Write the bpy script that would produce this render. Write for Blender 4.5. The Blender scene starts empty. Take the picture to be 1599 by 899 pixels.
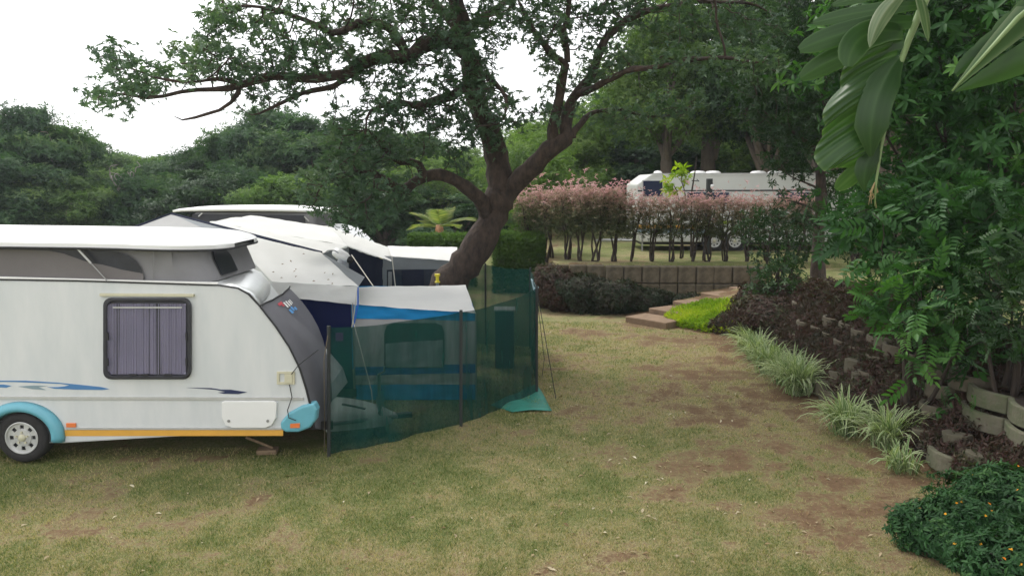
import bpy, math, random
import numpy as np
from mathutils import Vector, Matrix
R = math.radians
random.seed(7); rng = np.random.default_rng(7)
S = bpy.context.scene
COL = S.collection

# ------------------------------------------------------------------ camera, sky, sun, exposure
F = 1231.0; PITCH = R(7.6); CH = 3.3
cam = bpy.data.cameras.new('camera'); camo = bpy.data.objects.new('camera', cam); COL.objects.link(camo)
camo.location = (0, 0, CH); camo.rotation_euler = (math.pi/2 - PITCH, 0, 0)
cam.sensor_width = 36; cam.lens = 36*F/1599; cam.clip_end = 3000; cam.clip_start = 0.05
S.camera = camo
S.view_settings.view_transform = 'Standard'; S.view_settings.look = 'None'
S.view_settings.gamma = 1; S.view_settings.use_curve_mapping = False
S.view_settings.exposure = 0.62
SUN_EL, SUN_AZ = R(58), R(-35)          # azimuth measured from +Y towards +X
w = bpy.data.worlds.new('World'); S.world = w; w.use_nodes = True
nt = w.node_tree; N = nt.nodes; L = nt.links
bg = N['Background']; bg.inputs[1].default_value = 0.1
sky = N.new('ShaderNodeTexSky'); sky.sky_type = 'NISHITA'; sky.sun_disc = False
sky.sun_elevation = SUN_EL; sky.sun_rotation = SUN_AZ
tc = N.new('ShaderNodeTexCoord'); nz = N.new('ShaderNodeTexNoise'); nz.inputs['Scale'].default_value = 2.2
nz.inputs['Detail'].default_value = 6
L.new(tc.outputs['Generated'], nz.inputs['Vector'])
cr = N.new('ShaderNodeValToRGB'); cr.color_ramp.elements[0].position = .3; cr.color_ramp.elements[0].color = (10.9, 11, 11.2, 1)
cr.color_ramp.elements[1].position = .7; cr.color_ramp.elements[1].color = (13.8, 13.7, 13.5, 1)
L.new(nz.outputs['Fac'], cr.inputs[0])
mx = N.new('ShaderNodeMix'); mx.data_type = 'RGBA'; mx.inputs[0].default_value = .9
L.new(sky.outputs[0], mx.inputs[6]); L.new(cr.outputs[0], mx.inputs[7]); L.new(mx.outputs[2], bg.inputs[0])
sun = bpy.data.lights.new('sun', 'SUN'); sun.energy = 1.5; sun.angle = R(14); sun.color = (1, .96, .9)
suno = bpy.data.objects.new('sun', sun); COL.objects.link(suno)
sd = Vector((math.sin(SUN_AZ)*math.cos(SUN_EL), math.cos(SUN_AZ)*math.cos(SUN_EL), math.sin(SUN_EL)))
suno.rotation_euler = sd.to_track_quat('Z', 'Y').to_euler(); suno.location = (0, 0, 30)

# ------------------------------------------------------------------ pixel to world helpers
def ray(px, py):
    u = (px-799.5)/F; v = -(py-449.5)/F
    return Vector((u, math.cos(PITCH)+v*math.sin(PITCH), -math.sin(PITCH)+v*math.cos(PITCH)))
def atZ(px, py, z=0.0):
    d = ray(px, py); t = (z-CH)/d.z; return Vector((d.x*t, d.y*t, z))
def atY(px, py, Y):
    d = ray(px, py); t = Y/d.y; return Vector((d.x*t, Y, CH+d.z*t))
def xz(px, py, Y):
    p = atY(px, py, Y); return (p.x, p.z)

# ------------------------------------------------------------------ materials
def mat(name, col, rough=.6, metal=0, noise=0.0, scale=8, bump=0.0, bscale=None, spec=.5, col2=None, coat=0, alpha=None, stretch=None):
    m = bpy.data.materials.new(name); m.use_nodes = True
    n = m.node_tree.nodes; l = m.node_tree.links; b = n['Principled BSDF']
    b.inputs['Roughness'].default_value = rough; b.inputs['Metallic'].default_value = metal
    b.inputs['Specular IOR Level'].default_value = spec; b.inputs['Coat Weight'].default_value = coat
    c = (*col, 1); b.inputs['Base Color'].default_value = c
    if noise or bump:
        t = n.new('ShaderNodeTexCoord'); mp = n.new('ShaderNodeMapping'); l.new(t.outputs['Object'], mp.inputs[0])
        if stretch: mp.inputs['Scale'].default_value = stretch
    if noise:
        z = n.new('ShaderNodeTexNoise'); z.inputs['Scale'].default_value = scale; z.inputs['Detail'].default_value = 8
        z.inputs['Roughness'].default_value = .65
        l.new(mp.outputs[0], z.inputs['Vector'])
        r = n.new('ShaderNodeValToRGB'); r.color_ramp.elements[0].position = .32; r.color_ramp.elements[1].position = .68
        c2 = col2 or tuple(x*(1-noise) for x in col)
        r.color_ramp.elements[0].color = (*c2, 1); r.color_ramp.elements[1].color = c
        l.new(z.outputs['Fac'], r.inputs[0]); l.new(r.outputs[0], b.inputs['Base Color'])
    if bump:
        z2 = n.new('ShaderNodeTexNoise'); z2.inputs['Scale'].default_value = bscale or scale; z2.inputs['Detail'].default_value = 6
        l.new(mp.outputs[0], z2.inputs['Vector'])
        bp = n.new('ShaderNodeBump'); bp.inputs['Strength'].default_value = bump; bp.inputs['Distance'].default_value = .03
        l.new(z2.outputs['Fac'], bp.inputs['Height']); l.new(bp.outputs[0], b.inputs['Normal'])
    if alpha is not None:
        tr = n.new('ShaderNodeBsdfTransparent'); ms = n.new('ShaderNodeMixShader'); ms.inputs[0].default_value = alpha
        l.new(tr.outputs[0], ms.inputs[1]); l.new(b.outputs[0], ms.inputs[2]); l.new(ms.outputs[0], n['Material Output'].inputs[0])
    return m
def leafmat(name, cols, trans=.3, rough=.6, spec=.2, tint=(1.5, 1.7, .7)):
    m = bpy.data.materials.new(name); m.use_nodes = True
    n = m.node_tree.nodes; l = m.node_tree.links; b = n['Principled BSDF']
    a = n.new('ShaderNodeAttribute'); a.attribute_name = 'v'
    r = n.new('ShaderNodeValToRGB'); e = r.color_ramp.elements
    while len(e) < len(cols): e.new(.5)
    for i, c in enumerate(cols): e[i].position = i/(len(cols)-1); e[i].color = (*c, 1)
    l.new(a.outputs['Fac'], r.inputs[0]); l.new(r.outputs[0], b.inputs['Base Color'])
    b.inputs['Roughness'].default_value = rough; b.inputs['Specular IOR Level'].default_value = spec
    t = n.new('ShaderNodeBsdfTranslucent'); g = n.new('ShaderNodeMix'); g.data_type = 'RGBA'; g.blend_type = 'MULTIPLY'
    g.inputs[0].default_value = 1; g.inputs[7].default_value = (*tint, 1)
    l.new(r.outputs[0], g.inputs[6]); l.new(g.outputs[2], t.inputs[0])
    ms = n.new('ShaderNodeMixShader'); ms.inputs[0].default_value = trans
    l.new(b.outputs[0], ms.inputs[1]); l.new(t.outputs[0], ms.inputs[2]); l.new(ms.outputs[0], n['Material Output'].inputs[0])
    return m
def fabric(name, col, trans=.25, alpha=1.0, noise=.12, scale=2.5, rough=.85, bump=.25):
    m = mat(name, col, rough, noise=noise, scale=scale, bump=bump*2, bscale=2.4, spec=.2)
    n = m.node_tree.nodes; l = m.node_tree.links; b = n['Principled BSDF']; o = n['Material Output']
    t = n.new('ShaderNodeBsdfTranslucent'); t.inputs[0].default_value = (*col, 1)
    ms = n.new('ShaderNodeMixShader'); ms.inputs[0].default_value = trans
    l.new(b.outputs[0], ms.inputs[1]); l.new(t.outputs[0], ms.inputs[2])
    last = ms
    if alpha < 1:
        tr = n.new('ShaderNodeBsdfTransparent'); m2 = n.new('ShaderNodeMixShader'); m2.inputs[0].default_value = alpha
        l.new(tr.outputs[0], m2.inputs[1]); l.new(ms.outputs[0], m2.inputs[2]); last = m2
    l.new(last.outputs[0], o.inputs[0])
    return m
def netmat(name, col, trans, alpha, noise, scale, rough):
    """woven shade net: density varies in vertical folds and a fine weave lets light through"""
    m = fabric(name, col, trans, alpha, noise, scale, rough); n = m.node_tree.nodes; l = m.node_tree.links
    ms = [q for q in n if q.type == 'MIX_SHADER'][-1]; t = n.new('ShaderNodeTexCoord'); mp = n.new('ShaderNodeMapping'); mp.inputs['Scale'].default_value = (5, 5, .8)
    z = n.new('ShaderNodeTexNoise'); z.inputs['Scale'].default_value = 1.2; z.inputs['Detail'].default_value = 7; l.new(t.outputs['Object'], mp.inputs[0]); l.new(mp.outputs[0], z.inputs[0])
    r = n.new('ShaderNodeMapRange'); r.inputs[1].default_value = .3; r.inputs[2].default_value = .7; r.inputs[3].default_value = alpha-.12; r.inputs[4].default_value = min(1, alpha+.09)
    l.new(z.outputs['Fac'], r.inputs[0]); l.new(r.outputs[0], ms.inputs[0]); return m
M = {}
M['body'] = mat('caravan panel', (.66, .67, .675), .38, noise=.1, scale=2.2, col2=(.575, .6, .61), stretch=(2.2, 1, .5), bump=.05, bscale=5, coat=.15)
M['white'] = mat('white gloss', (.8, .8, .79), .35, noise=.06, scale=2, coat=.2)
M['roofwhite'] = mat('white roof', (.82, .82, .81), .5, noise=.05, scale=2)
M['trim'] = mat('aluminium trim', (.55, .55, .54), .4, metal=.3, noise=.15, scale=9)
M['dark'] = mat('black rubber', (.02, .02, .022), .6)
M['tyre'] = mat('tyre', (.028, .026, .026), .85, noise=.3, scale=12, bump=.3, bscale=40)
M['rim'] = mat('rim', (.62, .62, .61), .4, metal=.25, noise=.3, scale=9)
M['cream'] = mat('cream', (.6, .57, .42), .5, noise=.1)
M['turq'] = mat('turquoise plastic', (.14, .42, .52), .4, noise=.12, scale=5, coat=.1)
M['amber'] = mat('amber', (.75, .2, .06), .3)
M['yellow'] = mat('yellow stripe', (.72, .38, .06), .5, noise=.08)
M['blue'] = mat('blue decal', (.07, .2, .42), .4)
M['greyblue'] = mat('grey decal', (.22, .3, .34), .4)
M['navy'] = mat('navy decal', (.02, .03, .09), .4)
M['canvas'] = fabric('grey canvas', (.31, .305, .315), .2, noise=.15)
M['canvasdark'] = fabric('brown grey canvas', (.2, .185, .185), .1)
M['screen'] = mat('dark mesh window', (.03, .032, .045), .3, noise=.5, scale=6)
M['winframe'] = mat('window frame', (.03, .03, .04), .35)
M['curtain'] = fabric('curtain', (.42, .39, .55), .1)
M['silver'] = mat('silver sheet', (.72, .74, .74), .3, metal=.45, noise=.12, scale=14)
M['guard'] = fabric('dark guard mesh', (.17, .17, .19), .1, alpha=.93, noise=.15)
M['wood'] = mat('wood', (.26, .18, .11), .8, noise=.4, scale=9, stretch=(1, 1, 6))
M['steel'] = mat('steel', (.35, .35, .35), .4, metal=.7)
M['glassdark'] = mat('dark glass', (.02, .022, .035), .08)
def glassy():
    m = mat('tinted pane', (.1, .1, .14), .06, spec=.8, alpha=.22); return m
M['glass'] = glassy()
M['tentwhite'] = fabric('white awning fabric', (.72, .72, .7), .2, noise=.08, scale=1.5)
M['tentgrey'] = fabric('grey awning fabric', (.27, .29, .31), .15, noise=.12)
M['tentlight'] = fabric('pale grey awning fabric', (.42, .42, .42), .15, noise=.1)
M['tentnavy'] = fabric('navy awning fabric', (.008, .014, .065), .1)
M['tentblue'] = fabric('blue awning fabric', (.02, .27, .6), .15)
M['tentroyal'] = fabric('royal blue band', (.02, .1, .38), .1)
M['tentdark'] = fabric('dark navy panel', (.025, .03, .055), .05)
M['greynet'] = netmat('green shade net', (.005, .06, .048), .25, alpha=.81, noise=.25, scale=3, rough=.7)
M['sheet'] = mat('green groundsheet', (.03, .25, .19), .6, noise=.3, scale=4, bump=.4, bscale=6)
M['rope'] = mat('rope', (.5, .48, .42), .9)
M['post'] = mat('dark post', (.025, .03, .03), .6)
M['bark'] = mat('bark', (.085, .058, .044), .95, noise=.6, scale=11, bump=1.0, bscale=17, col2=(.022, .017, .014), stretch=(1, 1, .45))
M['barkgrey'] = mat('grey bark', (.2, .16, .125), .95, noise=.5, scale=4, bump=1.0, bscale=9, stretch=(1, 1, .35))
M['twig'] = mat('twig bark', (.06, .044, .034), .9, noise=.4, scale=6)
M['block'] = mat('concrete block', (.14, .115, .085), .95, noise=.6, scale=4, bump=.6, bscale=14, col2=(.09, .085, .055))
M['blockbrown'] = mat('brown stained block', (.2, .165, .115), .95, noise=.5, scale=3, bump=.6, bscale=12, col2=(.06, .05, .032))
M['step'] = mat('brown step', (.27, .185, .12), .95, noise=.35, scale=5, bump=.4, bscale=14)
M['red'] = mat('red mark', (.5, .06, .08), .5); M['lblue'] = mat('blue mark', (.1, .3, .6), .5)
M['bright'] = mat('bright yellow', (.75, .6, .03), .5)

L_main = leafmat('fig leaves', [(.028, .058, .038), (.048, .092, .056), (.07, .125, .072), (.15, .21, .14)], .28, .5, .35)
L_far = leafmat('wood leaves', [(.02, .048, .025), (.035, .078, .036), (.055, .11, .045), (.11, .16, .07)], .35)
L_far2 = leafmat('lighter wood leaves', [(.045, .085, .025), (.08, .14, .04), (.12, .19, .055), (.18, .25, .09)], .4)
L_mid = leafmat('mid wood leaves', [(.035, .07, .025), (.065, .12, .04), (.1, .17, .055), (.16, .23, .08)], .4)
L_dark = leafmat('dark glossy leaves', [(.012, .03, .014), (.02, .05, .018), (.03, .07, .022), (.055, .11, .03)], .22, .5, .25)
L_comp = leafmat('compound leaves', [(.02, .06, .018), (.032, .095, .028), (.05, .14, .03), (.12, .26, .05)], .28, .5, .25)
L_pink = leafmat('pink tipped leaves', [(.06, .09, .035), (.15, .15, .075), (.36, .27, .2), (.68, .4, .42)], .35, tint=(1.3, 1.2, 1.2))
L_purple = leafmat('purple leaves', [(.03, .034, .02), (.062, .05, .034), (.08, .04, .036), (.06, .075, .036), (.2, .16, .12)], .15)  # palest stop paints highlights onto some of the leaves
L_purple2 = leafmat('dark ground shrub leaves', [(.015, .028, .014), (.03, .05, .025), (.05, .038, .03), (.07, .1, .05)], .15)
L_lime = leafmat('lime leaves', [(.12, .22, .015), (.22, .34, .02), (.38, .46, .04), (.5, .5, .05)], .35)
L_hedge = leafmat('hedge leaves', [(.03, .07, .012), (.06, .12, .02), (.1, .18, .03)], .3)
L_palm = leafmat('palm fronds', [(.09, .14, .05), (.17, .22, .08), (.28, .28, .12)], .35)
L_var = leafmat('variegated blades', [(.1, .17, .06), (.2, .28, .12), (.5, .55, .34), (.75, .76, .58)], .25)
L_lant = leafmat('lantana leaves', [(.012, .04, .012), (.02, .065, .02), (.03, .09, .028), (.06, .14, .04)], .22)
L_grass = leafmat('grass blades', [(.055, .095, .022), (.11, .165, .045), (.28, .25, .12), (.46, .38, .22)], .3, .8, .1)
L_flow = leafmat('orange petals', [(.7, .2, .01), (.8, .35, .02), (.8, .5, .05)], .2)
L_litter = leafmat('dry leaves', [(.14, .08, .04), (.3, .22, .13), (.42, .35, .24), (.7, .64, .5)], .1, .9, .1)

# ------------------------------------------------------------------ mesh helpers
def tag(o, label=None, cat=None, group=None, kind=None):
    if label: o['label'] = label
    if cat: o['category'] = cat
    if group: o['group'] = group
    if kind: o['kind'] = kind
    return o
def thing(name, loc, label, cat, group=None):
    o = bpy.data.objects.new(name, None); COL.objects.link(o); o.location = loc; o.empty_display_size = .2
    return tag(o, label, cat, group)
def origin_of(parent):
    p = Vector((0, 0, 0))
    while parent is not None: p += parent.location; parent = parent.parent
    return p
def link(name, me, m, parent=None):
    o = bpy.data.objects.new(name, me); COL.objects.link(o)
    if m is not None: me.materials.append(m)
    if parent is not None: o.parent = parent
    return o
def np_obj(name, V, Fs, m, parent=None, attr=None, smooth=False, loc=None):
    """V (n,3) world coordinates, Fs list of (k, 3|4) index arrays"""
    V = np.asarray(V, dtype=np.float32).copy()
    org = origin_of(parent) if parent is not None else Vector(loc or (0, 0, 0))
    V -= np.array(org, dtype=np.float32)
    me = bpy.data.meshes.new(name)
    Fs = [np.asarray(f, dtype=np.int32) for f in (Fs if isinstance(Fs, list) else [Fs]) if len(f)]
    me.vertices.add(len(V)); me.vertices.foreach_set('co', V.ravel())
    tot = np.concatenate([np.full(len(f), f.shape[1], np.int32) for f in Fs])
    idx = np.concatenate([f.ravel() for f in Fs])
    me.loops.add(len(idx)); me.loops.foreach_set('vertex_index', idx)
    me.polygons.add(len(tot)); st = np.concatenate([[0], np.cumsum(tot)[:-1]]).astype(np.int32)
    me.polygons.foreach_set('loop_start', st); me.polygons.foreach_set('loop_total', tot)
    if smooth: me.polygons.foreach_set('use_smooth', np.ones(len(tot), bool))
    me.update(calc_edges=True)
    if attr:
        for k, a in attr.items():
            at = me.attributes.new(k, 'FLOAT', 'POINT'); at.data.foreach_set('value', np.asarray(a, np.float32))
    o = link(name, me, m, parent)
    if parent is None and loc: o.location = loc
    return o
class MB:
    def __init__(s): s.v = []; s.f = []
    def add(s, vs, fs):
        b = len(s.v); s.v += [tuple(v) for v in vs]; s.f += [tuple(b+i for i in f) for f in fs]; return s
    def box(s, c, d, rz=0, tilt=None):
        m = Matrix.Rotation(rz, 3, 'Z')
        if tilt: m = m @ tilt
        vs = [Vector(c) + m @ Vector((sx*d[0]/2, sy*d[1]/2, sz*d[2]/2)) for sx in (-1, 1) for sy in (-1, 1) for sz in (-1, 1)]
        return s.add(vs, [(0, 1, 3, 2), (4, 6, 7, 5), (0, 4, 5, 1), (2, 3, 7, 6), (0, 2, 6, 4), (1, 5, 7, 3)])
    def tube(s, pts, r, n=8, cap=True):
        pts = [Vector(p) for p in pts]; rs = r if isinstance(r, (list, tuple)) else [r]*len(pts)
        V, Fq = tube_np(np.array(pts), np.array(rs), n)
        b = len(s.v); s.v += [tuple(v) for v in V]; s.f += [tuple(int(b+i) for i in f) for f in Fq]
        if cap:
            s.f.append(tuple(b+i for i in range(n))[::-1]); k = b+(len(pts)-1)*n; s.f.append(tuple(k+i for i in range(n)))
        return s
    def prism(s, pts, vec):
        """polygon of 3D points swept along vec"""
        n = len(pts); vec = Vector(vec); a = [Vector(p) for p in pts]
        return s.add(a+[p+vec for p in a], [tuple(range(n))[::-1], tuple(range(n, 2*n))]+[(i, (i+1) % n, n+(i+1) % n, n+i) for i in range(n)])
    def sheet(s, rows):
        """grid of rows of points"""
        h, w_ = len(rows), len(rows[0]); vs = [p for r in rows for p in r]
        return s.add(vs, [(i*w_+j, i*w_+j+1, (i+1)*w_+j+1, (i+1)*w_+j) for i in range(h-1) for j in range(w_-1)])
    def lathe(s, c, prof, n=32, axis='Y'):
        vs = []
        for (r, a) in prof:
            for k in range(n):
                t = 2*math.pi*k/n; x, z = r*math.cos(t), r*math.sin(t)
                vs.append(Vector(c)+(Vector((x, a, z)) if axis == 'Y' else Vector((x, z, a))))
        m = len(prof)
        return s.add(vs, [(i*n+k, i*n+(k+1) % n, (i+1)*n+(k+1) % n, (i+1)*n+k) for i in range(m-1) for k in range(n)])
    def build(s, name, m, parent=None, smooth=False, bevel=0, seg=2, solid=0, sub=0, loc=None):
        org = origin_of(parent) if parent is not None else Vector(loc or (0, 0, 0))
        me = bpy.data.meshes.new(name); me.from_pydata([tuple(Vector(v)-org) for v in s.v], [], s.f); me.validate(); me.update()
        if smooth: me.polygons.foreach_set('use_smooth', [True]*len(me.polygons))
        o = link(name, me, m, parent)
        if parent is None and loc: o.location = loc
        if solid: k = o.modifiers.new('solid', 'SOLIDIFY'); k.thickness = solid; k.offset = 0
        if sub: k = o.modifiers.new('sub', 'SUBSURF'); k.levels = sub; k.render_levels = sub
        if bevel:
            k = o.modifiers.new('bevel', 'BEVEL'); k.width = bevel; k.segments = seg; k.limit_method = 'ANGLE'; k.angle_limit = R(35)
        return o
def tube_np(P, Rr, n=6):
    P = np.asarray(P, float); m = len(P)
    T = np.gradient(P, axis=0); T /= np.linalg.norm(T, axis=1)[:, None]+1e-9
    a = np.array([0, 0, 1.]) if abs(T[0, 2]) < .9 else np.array([1., 0, 0])
    u = np.cross(T[0], a); u /= np.linalg.norm(u); U = [u]
    for i in range(1, m):
        u = U[-1]-T[i]*np.dot(U[-1], T[i]); u /= np.linalg.norm(u)+1e-9; U.append(u)
    U = np.array(U); W = np.cross(T, U); t = np.arange(n)*2*np.pi/n
    V = P[:, None]+np.asarray(Rr)[:, None, None]*(np.cos(t)[None, :, None]*U[:, None]+np.sin(t)[None, :, None]*W[:, None])
    i = np.arange(m-1)[:, None]*n; k = np.arange(n)[None]; k2 = (k+1) % n
    Fq = np.stack([i+k, i+k2, i+n+k2, i+n+k], -1).reshape(-1, 4)
    return V.reshape(-1, 3), Fq
def noise2(x, y, sc=1.0, seed=0, oct=4):
    x = np.asarray(x, float)*sc; y = np.asarray(y, float)*sc; out = 0; amp = 1; tot = 0
    for o in range(oct):
        xi = np.floor(x).astype(np.int64); yi = np.floor(y).astype(np.int64); fx = x-xi; fy = y-yi
        fx = fx*fx*(3-2*fx); fy = fy*fy*(3-2*fy)
        def h(a, b):
            q = (a*374761393+b*668265263+(seed+o)*1442695041) & 0x7fffffff
            q = ((q ^ (q >> 13))*1274126177) & 0x7fffffff; return ((q ^ (q >> 16)) & 0xffff)/65535.
        v = (h(xi, yi)*(1-fx)+h(xi+1, yi)*fx)*(1-fy)+(h(xi, yi+1)*(1-fx)+h(xi+1, yi+1)*fx)*fy
        out = out+v*amp; tot += amp; amp *= .5; x = x*2.03+17; y = y*2.03+31
    return out/tot
# leaf templates: leaf along +Y from the origin, blade in XY, slight fold and droop
def leaf_t(wd=.35, fold=.12, droop=.15, seg=1):
    if seg == 1:
        V = np.array([(0, 0, 0), (-wd/2, .45, fold*wd), (wd/2, .45, fold*wd), (0, 1, -droop)], float)
        return V, np.array([(0, 2, 3), (0, 3, 1)])
    V = np.array([(0, 0, 0), (-wd*.42, .28, fold*wd), (0, .3, -droop*.05), (wd*.42, .28, fold*wd), (-wd*.42, .66, fold*wd-droop*.4), (0, .68, -droop*.45),
                  (wd*.42, .66, fold*wd-droop*.4), (0, 1, -droop)], float)
    return V, np.array([(0, 2, 1), (0, 3, 2), (1, 2, 5), (1, 5, 4), (2, 3, 6), (2, 6, 5), (4, 5, 7), (5, 6, 7)])
def rotm(ax, a):
    return np.array(Matrix.Rotation(a, 3, ax))
def rosette_t(n=7, wd=.35, tilt=25, seg=1, droop=.2, seed=1):
    r = random.Random(seed); V0, F0 = leaf_t(wd, .15, droop, seg); Vs = []; Fs = []; b = 0; li = []
    for i in range(n):
        m = rotm('Z', 2*math.pi*(i+r.uniform(-.25, .25))/n) @ rotm('X', R(tilt+r.uniform(-30, 30)))
        Vs.append((V0*r.uniform(.5, 1.15)) @ m.T); Fs.append(F0+b); b += len(V0); li += [r.uniform(-.5, .5)]*len(V0)
    return np.concatenate(Vs), np.concatenate(Fs), np.array(li)
def frond_t(n=6, wd=.28, seg=1, seed=2, spread=60, leaf=.34):
    """compound leaf: rachis along +Y, leaflets in pairs"""
    r = random.Random(seed); V0, F0 = leaf_t(wd, .15, .2, seg); Vs = []; Fs = []; b = 0; li = []
    for i in range(n):
        t = .2+.8*i/n
        for s_ in (-1, 1):
            m = rotm('Z', -s_*R(spread+r.uniform(-8, 8))) @ rotm('Y', s_*R(12))
            Vs.append((V0*leaf*r.uniform(.85, 1.1)) @ m.T+np.array([0, t, -.25*t*t])); Fs.append(F0+b); b += len(V0); li += [r.uniform(-.3, .3)]*len(V0)
    Vs.append(V0*leaf+np.array([0, .98, -.25])); Fs.append(F0+b); b += len(V0); li += [.2]*len(V0)
    V1 = np.array([(-.006, 0, 0), (.006, 0, 0), (.004, 1, -.25), (-.004, 1, -.25)]); Vs.append(V1); Fs.append(np.array([(0, 1, 2), (0, 2, 3)])+b); li += [0]*4
    return np.concatenate(Vs), np.concatenate(Fs), np.array(li)
def frames(D, rg):
    """matrices whose Z axis is D (n,3), random spin"""
    D = D/(np.linalg.norm(D, axis=1)[:, None]+1e-9); n = len(D)
    a = rg.normal(size=(n, 3)); U = np.cross(D, a); U /= np.linalg.norm(U, axis=1)[:, None]+1e-9; W = np.cross(D, U)
    return np.stack([U, W, D], axis=2)
def scatter(T, P, D, sc, rg, var=None, frame=None):
    V0, F0, li = T; n = len(P); k = len(V0)
    Mx = frames(D, rg) if frame is None else frame
    sc = np.broadcast_to(np.asarray(sc, float), (n,))
    V = np.einsum('nij,kj->nki', Mx, V0)*sc[:, None, None]+P[:, None]
    Fx = (F0[None]+(np.arange(n)*k)[:, None, None]).reshape(-1, F0.shape[1])
    if var is None: var = rg.random(n)
    v = np.clip(np.asarray(var)[:, None]*.8+.1+.25*li[None]+rg.normal(0, .05, (n, 1)), 0, 1)
    return V.reshape(-1, 3), Fx, v.ravel()
def leaf_obj(name, T, P, D, sc, m, parent=None, seed=0, var=None, frame=None, loc=None):
    rg = np.random.default_rng(seed); V, Fx, v = scatter(T, np.asarray(P), np.asarray(D), sc, rg, var, frame)
    return np_obj(name, V, Fx, m, parent, {'v': v}, loc=loc)
# ------------------------------------------------------------------ branching by space colonization
def colonize(nodes, par, att, step, kill, infl, iters, jit=.25, seed=0, up=0.0):
    rg = np.random.default_rng(seed); P = [np.array(p, float) for p in nodes]; par = list(par)
    A = np.array(att, float); arr = np.array(P)
    D = np.linalg.norm(A[:, None]-arr[None], axis=2); bi = D.argmin(1); bd = D.min(1); alive = np.ones(len(A), bool)
    for it in range(iters):
        act = alive & (bd < infl)
        if not act.any(): break
        arr = np.array(P); ids = bi[act]; vec = A[act]-arr[ids]; vec /= np.linalg.norm(vec, axis=1)[:, None]+1e-9
        u = np.unique(ids); S_ = np.zeros((len(arr), 3)); np.add.at(S_, ids, vec); new = []
        for i in u:
            d = S_[i]; nn = np.linalg.norm(d)
            if nn < 1e-6: continue
            d = d/nn+rg.normal(0, jit, 3); d[2] += up; d /= np.linalg.norm(d); new.append(arr[i]+d*step); par.append(int(i))
        if not new: break
        b = len(P); P += new; Nn = np.array(new)
        D = np.linalg.norm(A[:, None]-Nn[None], axis=2); m = D.min(1); a = D.argmin(1)
        better = m < bd; bd[better] = m[better]; bi[better] = a[better]+b
        alive &= bd > kill
    return np.array(P), np.array(par)
def radii(P, par, r0, ex=2.3, given=None):
    n = len(P); acc = np.zeros(n); kids = np.zeros(n, int)
    r = np.zeros(n)
    for i in range(n-1, -1, -1):
        r[i] = max(r0, acc[i]**(1/ex)) if acc[i] > 0 else r0
        if given is not None and i < len(given): r[i] = max(min(r[i], given[i]*1.0), given[i])
        if par[i] >= 0: acc[par[i]] += r[i]**ex; kids[par[i]] += 1
    return r, kids
def tree_tubes(P, par, r, nmax=10):
    n = len(P); ch = [[] for _ in range(n)]
    for i in range(n):
        if par[i] >= 0: ch[par[i]].append(i)
    Vs = []; Fs = []; b = 0; st = [(i, None) for i in range(n) if par[i] < 0]
    while st:
        i, fr = st.pop(); c = [i] if fr is None else [fr, i]
        while ch[c[-1]]:
            k = sorted(ch[c[-1]], key=lambda q: -r[q])
            for q in k[1:]: st.append((q, c[-1]))
            c.append(k[0])
        if len(c) < 2: continue
        rr = r[c].copy()
        if fr is not None: rr[0] = rr[1]
        ns = 4 if rr.max() < .02 else (6 if rr.max() < .07 else (nmax if rr.max() < .2 else nmax+4))
        PP = P[c]
        if len(PP) > 2: PP = PP.copy(); PP[1:-1] = .5*PP[1:-1]+.25*(P[c][:-2]+P[c][2:])
        V, Fq = tube_np(PP, rr, ns); Vs.append(V); Fs.append(Fq+b); b += len(V)
    return np.concatenate(Vs), np.concatenate(Fs)
def densify(pts, rad, step):
    P = []; Q = []
    for i in range(len(pts)-1):
        a, b = np.array(pts[i], float), np.array(pts[i+1], float); k = max(1, int(np.linalg.norm(b-a)/step))
        for j in range(k): t = j/k; P.append(a*(1-t)+b*t); Q.append(rad[i]*(1-t)+rad[i+1]*t)
    P.append(np.array(pts[-1], float)); Q.append(rad[-1]); return P, Q
def skeleton(limbs, step):
    """limbs: list of (points, radii); every limb after the first starts at the nearest existing node"""
    nodes = []; par = []; gr = []
    for pts, rad in limbs:
        P, Q = densify(pts, rad, step)
        if nodes:
            d = np.linalg.norm(np.array(nodes)-P[0], axis=1); pr = int(d.argmin())
        else: pr = -1
        wg = np.zeros(3); amp = min(.04, .17*step) if len(nodes) else .008
        for p, q in zip(P, Q): wg = wg*.72+rng.normal(0, amp, 3); nodes.append(p+(wg if pr >= 0 else 0)); par.append(pr); gr.append(q*(1+.08*rng.normal())); pr = len(nodes)-1
    return nodes, par, gr
def ellip(c, r, n, rg, shell=0.0):
    d = rg.normal(size=(n, 3)); d /= np.linalg.norm(d, axis=1)[:, None]
    q = (shell+(1-shell)*rg.random(n))**(1/3.); return np.array(c)+d*np.array(r)*q[:, None], d
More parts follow.
